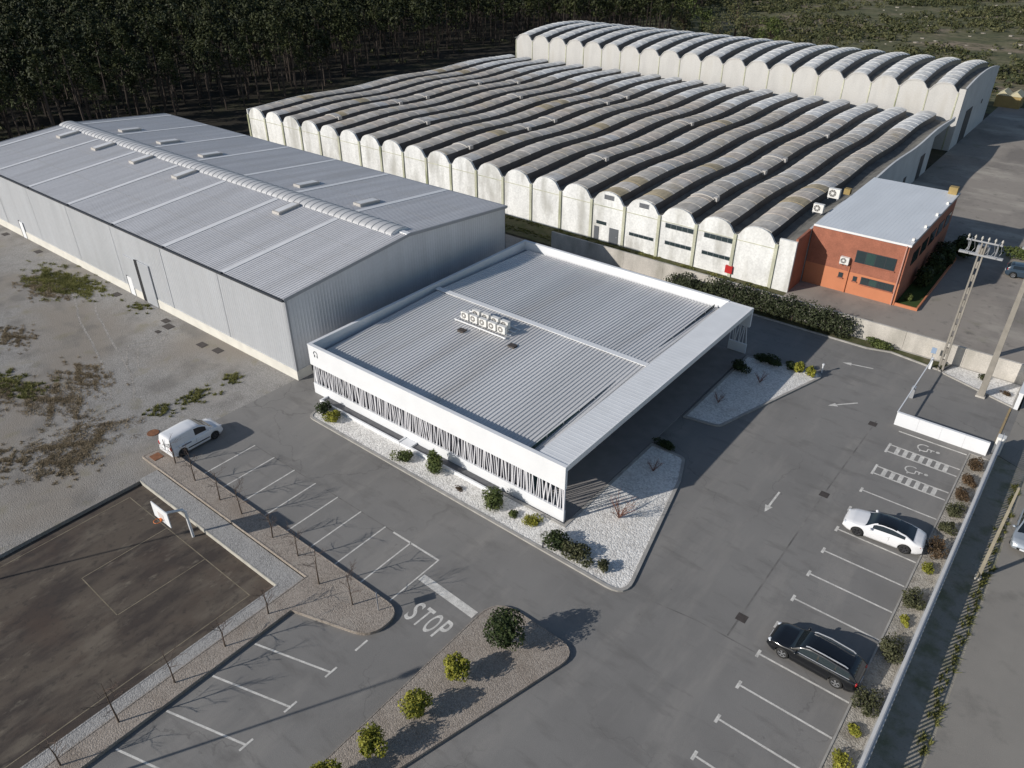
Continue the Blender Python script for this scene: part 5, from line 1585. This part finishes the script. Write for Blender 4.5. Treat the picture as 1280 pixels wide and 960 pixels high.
for (x, y, s, lab) in ((-18.3, 34.4, 1.35, 'pinkish leafless shrub on the sunlit white gravel'), (-19.0, 40.2, .8, 'leafless shrub on the shaded south gravel bed'), (-19.3, 51.4, .8, 'leafless shrub low in the shaded far gravel bed'), (-17.9, 56.5, .85, 'leafless shrub high in the shaded far gravel bed')):
    r = random.Random(int(x * 10)); br = MB(); tr = MB()
    for k in range(16):
        a = r.uniform(0, 6.28); e = Vector((math.cos(a) * r.uniform(.4, .8), math.sin(a) * r.uniform(.4, .8), r.uniform(.7, 1.25)))
        br.tube([(0, 0, 0), e * .5 + Vector((0, 0, .1)), e], [.022, .014, .006], 4, False)
        for q in range(5):
            f = r.uniform(.4, 1); p = e * f
            br.tube([p, p + Vector((r.uniform(-.35, .35), r.uniform(-.35, .35), r.uniform(.05, .35)))], [.009, .004], 3, False)
    t = thing('bare_shrub', lab, 'shrub', (x, y, .09), 'leafless shrubs on the white gravel')
    t.scale = (s, s, s)
    put('branches', br.mesh('branches', REDTW), t, world=False)
# grass and dry weeds on the gravel yard
def weeds(name, label, blobs, m, size, dens, z=0.0):
    P = []
    for (x, y, rx, ry) in blobs:
        n = int(dens * rx * ry * 3.1)
        nc = max(3, n // 26)
        cc = nrg.normal(size=(nc, 2)) * .42
        cc = cc + .18 * np.sin(cc[:, ::-1] * 7.0 + x)
        k = nrg.integers(0, nc, n)
        q = cc[k] + nrg.normal(size=(n, 2)) * .045
        P.append(np.stack([x + q[:, 0] * rx, y + q[:, 1] * ry, np.full(n, z)], 1))
    P = np.concatenate(P)
    n = len(P)
    a = nrg.uniform(0, 6.283, n)
    w = size * .22
    h = size * nrg.uniform(.4, 1.1, n)
    lean = nrg.normal(size=(n, 2)) * .9
    dx = np.stack([np.cos(a), np.sin(a), np.zeros(n)], 1) * w
    tip = P + np.stack([lean[:, 0] * h, lean[:, 1] * h, h], 1)
    quad = np.stack([P - dx, P + dx, tip + dx * .3, tip - dx * .3], 1)
    o = put(name, quads_mesh(name, quad, m))
    return tag(o, label, 'grass', kind='stuff')
weeds('grass', 'green grass patches along the warehouse and beside the van', [(-86.5, 28.2, 5.2, 2.6), (-83, 29.6, 4, 1.8), (-73.2, 30.7, 1.5, .9), (-54.3, 22.2, 1.3, 1.2), (-53.9, 25.2, 1.2, 1.6), (-54.1, 28.6, 1.1, 1.2), (-69, 16.2, 2.2, 1.5), (-66, 16.6, 2, 1.5)], F_GRASS, .15, 260)
weeds('dry_weeds', 'brown dry weed patches on the gravel yard', [(-55.2, 15.6, 3.2, 4.2), (-53.5, 14, 2.4, 2.0), (-62.5, 17.5, 4.5, 2.6), (-77, 20, 3.2, 1.8), (-64.5, 21, 3.5, 1.8), (-85.5, 27, 4.5, 2.2), (-68, 15.0, 4, 2), (-57, 11.5, 2.2, 1.6)], F_DRYG, .10, 300)
weeds('verge_grass', 'thin weeds along the factory foot and street verge', [(-60 + 4.2 * i, 74.9, 2.4, .5) for i in range(9)] + [(-60 + 4.2 * i, 72.2, 2.6, .8) for i in range(9)] + [(2.0, 24 + 3 * i, .35, 2.2) for i in range(11)], F_GRASS, .14, 130)
# pines
def pine_parts(seed, h):
    r = np.random.default_rng(seed); rr = random.Random(seed)
    tr = MB()
    bend = (rr.uniform(-.5, .5), rr.uniform(-.5, .5))
    tr.tube([(0, 0, -.2), (bend[0] * .3, bend[1] * .3, h * .35), (bend[0], bend[1], h * .7), (bend[0] * 1.1, bend[1] * 1.1, h * .96)], [.2, .16, .11, .03], 6)
    for k in range(8):
        z = h * rr.uniform(.35, .8); a = rr.uniform(0, 6.28); l = rr.uniform(.6, 1.8)
        p = Vector((bend[0] * z / h, bend[1] * z / h, z))
        tr.tube([p, p + Vector((math.cos(a) * l, math.sin(a) * l, .35 * l))], [.04, .015], 4, False)
    Q = []
    for k in range(15):
        f = rr.uniform(0, 1) ** .8
        z = h * (.56 + .42 * f)
        rad = (1 - f) ** .7 * 2.1 * rr.uniform(.45, 1.0)
        a = rr.uniform(0, 6.28)
        c = (bend[0] + rad * math.cos(a), bend[1] + rad * math.sin(a), z)
        P, d = blob_points(42, c, (1.05, 1.05, .75), .3)
        Q.append(leaves(P, .5, .5, .5, .35, d * .6))
    return tr, np.concatenate(Q)
NV = 6
PV = []
for i in range(NV):
    tr, q = pine_parts(100 + i, 12.5 + 1.0 * (i % 3))
    PV.append((tr.mesh('trunk', PBARK), quads_mesh('crown', q, F_PINE), tr, q))
def in_forest(x, y):
    if y < 175:
        e = -138 - max(0, (y - 85)) * .17 + 3.0 * math.sin(y * .13)
        return x < e and x > e - 215 - y * .2
    e = -158 + max(0, min(45, (y - 178) * 1.6)) - max(0, y - 215) * .38
    return e - 230 < x < e
pts = []
pr_ = random.Random(21)
gs = 4.5
xx = -400.0
while xx < -95:
    yy = -30.0
    while yy < 400:
        x, y = xx + pr_.uniform(-2, 2), yy + pr_.uniform(-2, 2)
        if in_forest(x, y) and math.hypot(x, y) < 430:
            # keep what the picture can see plus the rows that shade it
            ang = math.degrees(math.atan2(x, y)) + 38.62
            if -44 < ang < 36:
                pts.append((x, y))
        yy += gs
    xx += gs
pts.sort(key=lambda p: math.hypot(p[0], p[1]))
near, far = pts[:260], pts[260:]
for i, (x, y) in enumerate(near):
    t = thing('pine_tree', 'tall slender pine at the dark forest edge behind the halls', 'tree', (x, y, -.02), 'pines of the forest edge', pr_.uniform(0, 6.28))
    v = PV[i % NV]
    s = pr_.uniform(.7, 1.2)
    t.scale = (s, s, s)
    put('trunk', v[0], t, world=False); put('crown', v[1], t, world=False)
Qs = []; TR = MB()
for i, (x, y) in enumerate(far):
    d = math.hypot(x, y)
    q = PV[i % NV][3]
    q = q[::3] if d < 300 else q[::4]
    c_ = q.mean(1, keepdims=True)
    q = c_ + (q - c_) * (1.5 if d < 300 else 1.75)
    a = pr_.uniform(0, 6.28); s = pr_.uniform(.8, 1.15)
    rot = np.array([[math.cos(a), -math.sin(a), 0], [math.sin(a), math.cos(a), 0], [0, 0, 1]]) * s
    Qs.append(q @ rot.T + np.array([x, y, 0]))
    TR.tube([(x, y, -.2), (x + .2, y, 11 * s)], [.2, .06], 4, False)
if Qs:
    o = put('pine_forest', quads_mesh('pine_forest', np.concatenate(Qs), F_PINE)); tag(o, 'dark pine forest massed behind the first rows of trunks', 'forest', kind='stuff')
    o = put('forest_trunks', TR.mesh('forest_trunks', PBARK)); tag(o, 'trunks standing in the shade of the pine forest', 'forest', kind='stuff')
print('PINES', len(near), len(far))
# undergrowth below the pines
Qs = []
for (x, y) in pts[::2]:
    if pr_.random() < .75:
        P, d = blob_points(14, (x + pr_.uniform(-2, 2), y + pr_.uniform(-2, 2), .4), (1.1, 1.1, .6), .3)
        Qs.append(leaves(P, .6, .6, .4, .4, d * .6))
o = put('undergrowth', quads_mesh('undergrowth', np.concatenate(Qs), F_SCR)); tag(o, 'low undergrowth between the pine trunks', 'undergrowth', kind='stuff')
# broadleaf trees behind the rear hall
def round_tree(seed, h, rx):
    rr = random.Random(seed)
    tr = MB(); tr.tube([(0, 0, -.2), (.1, .05, h * .4), (.2, 0, h * .7)], [.25, .18, .06], 6)
    Q = []
    for k in range(22):
        a = rr.uniform(0, 6.28); u = rr.uniform(0, 1) ** .5; z = h * rr.uniform(.3, .9)
        rad = rx * u * math.sin(math.pi * min(1, max(.15, (z / h - .2) / .8))) 
        tr.tube([(.1, 0, h * .35), (rad * .8 * math.cos(a), rad * .8 * math.sin(a), z * .95)], [.07, .02], 4, False)
        P, d = blob_points(48, (rad * math.cos(a), rad * math.sin(a), z), (rx * .36, rx * .36, h * .14), .4)
        Q.append(leaves(P, .42, .6, .4, .4, d * .7))
    return tr.mesh('trunk', BARK), quads_mesh('crown', np.concatenate(Q), F_SCR if seed % 2 else F_MID)
rt_ = [round_tree(5 + i, 7.5 + i, 3.2 + .35 * i) for i in range(3)]
for i, (x, y, lab) in enumerate(((-118, 232, 'rounded green tree at the forest corner behind rear hall'), (-109, 226, 'rounded green tree behind rear hall, second from the forest'), (-103, 236, 'taller rounded tree behind rear hall, third from the forest'),
                               (-95, 224, 'rounded green tree behind the middle of rear hall'), (-86, 220, 'rounded green tree behind rear hall, right of the middle'), (-98, 213, 'low rounded tree close behind the rear hall roof'),
                               (-78, 212, 'low rounded tree behind the right half of rear hall'), (-124, 245, 'rounded tree half hidden at the forest corner'), (-70, 218, 'rightmost rounded tree behind the rear hall'))):
    t = thing('tree', lab, 'tree', (x, y, -.02), 'rounded trees behind the rear hall', rnd.uniform(0, 6.28))
    s = (1.3, 1.1, 1.45, 1.25, 1.1, 1.0, .95, 1.3, .8)[i]
    t.scale = (s, s, s)
    a, b_ = rt_[i % 3]
    put('trunk', a, t, world=False); put('crown', b_, t, world=False)
Qs, Rk = [], MB()
for i in range(6500):
    y = pr_.uniform(180, 440); x = pr_.uniform(-150 - (y - 180) * .1, 40)
    if x < -112 and y < 270: continue
    if -27 < x < -16 and y < 196: continue
    cl_ = math.sin(x * .07 + 1.3) * math.sin(y * .05 + .4) + .5 * math.sin(x * .17 - y * .11)
    if cl_ + pr_.uniform(-.9, .75) < 0: continue
    r_ = pr_.uniform(.7, 2.3)
    P, d = blob_points(int(18 + 14 * r_), (x, y, r_ * .45), (r_, r_, r_ * .7), .45)
    P[:, 2] = np.maximum(P[:, 2], .05)
    Qs.append(leaves(P, .75, .6, .5, .4, d * .7))
o = put('scrub', quads_mesh('scrub', np.concatenate(Qs), F_SCR)); tag(o, 'wild green scrub covering the slope behind the halls', 'scrub', kind='stuff')
for i in range(150):
    y = pr_.uniform(190, 420); x = pr_.uniform(-90, 20); s = pr_.uniform(.15, .6)
    P = [(x + s * (1 + .4 * pr_.random()) * math.cos(a) * pr_.uniform(.7, 1.6), y + s * math.sin(a), 0) for a in [6.283 * k / 6 for k in range(6)]]
    Rk.prism([(p[0], p[1]) for p in P], -.1, s * .5)
o = Rk.build('rocks', mat('pale_rock', (.3, .27, .23), .95, var=.2, scale=.5)); tag(o, 'pale rocks and rubble scattered through the scrub', 'rocks', kind='stuff')
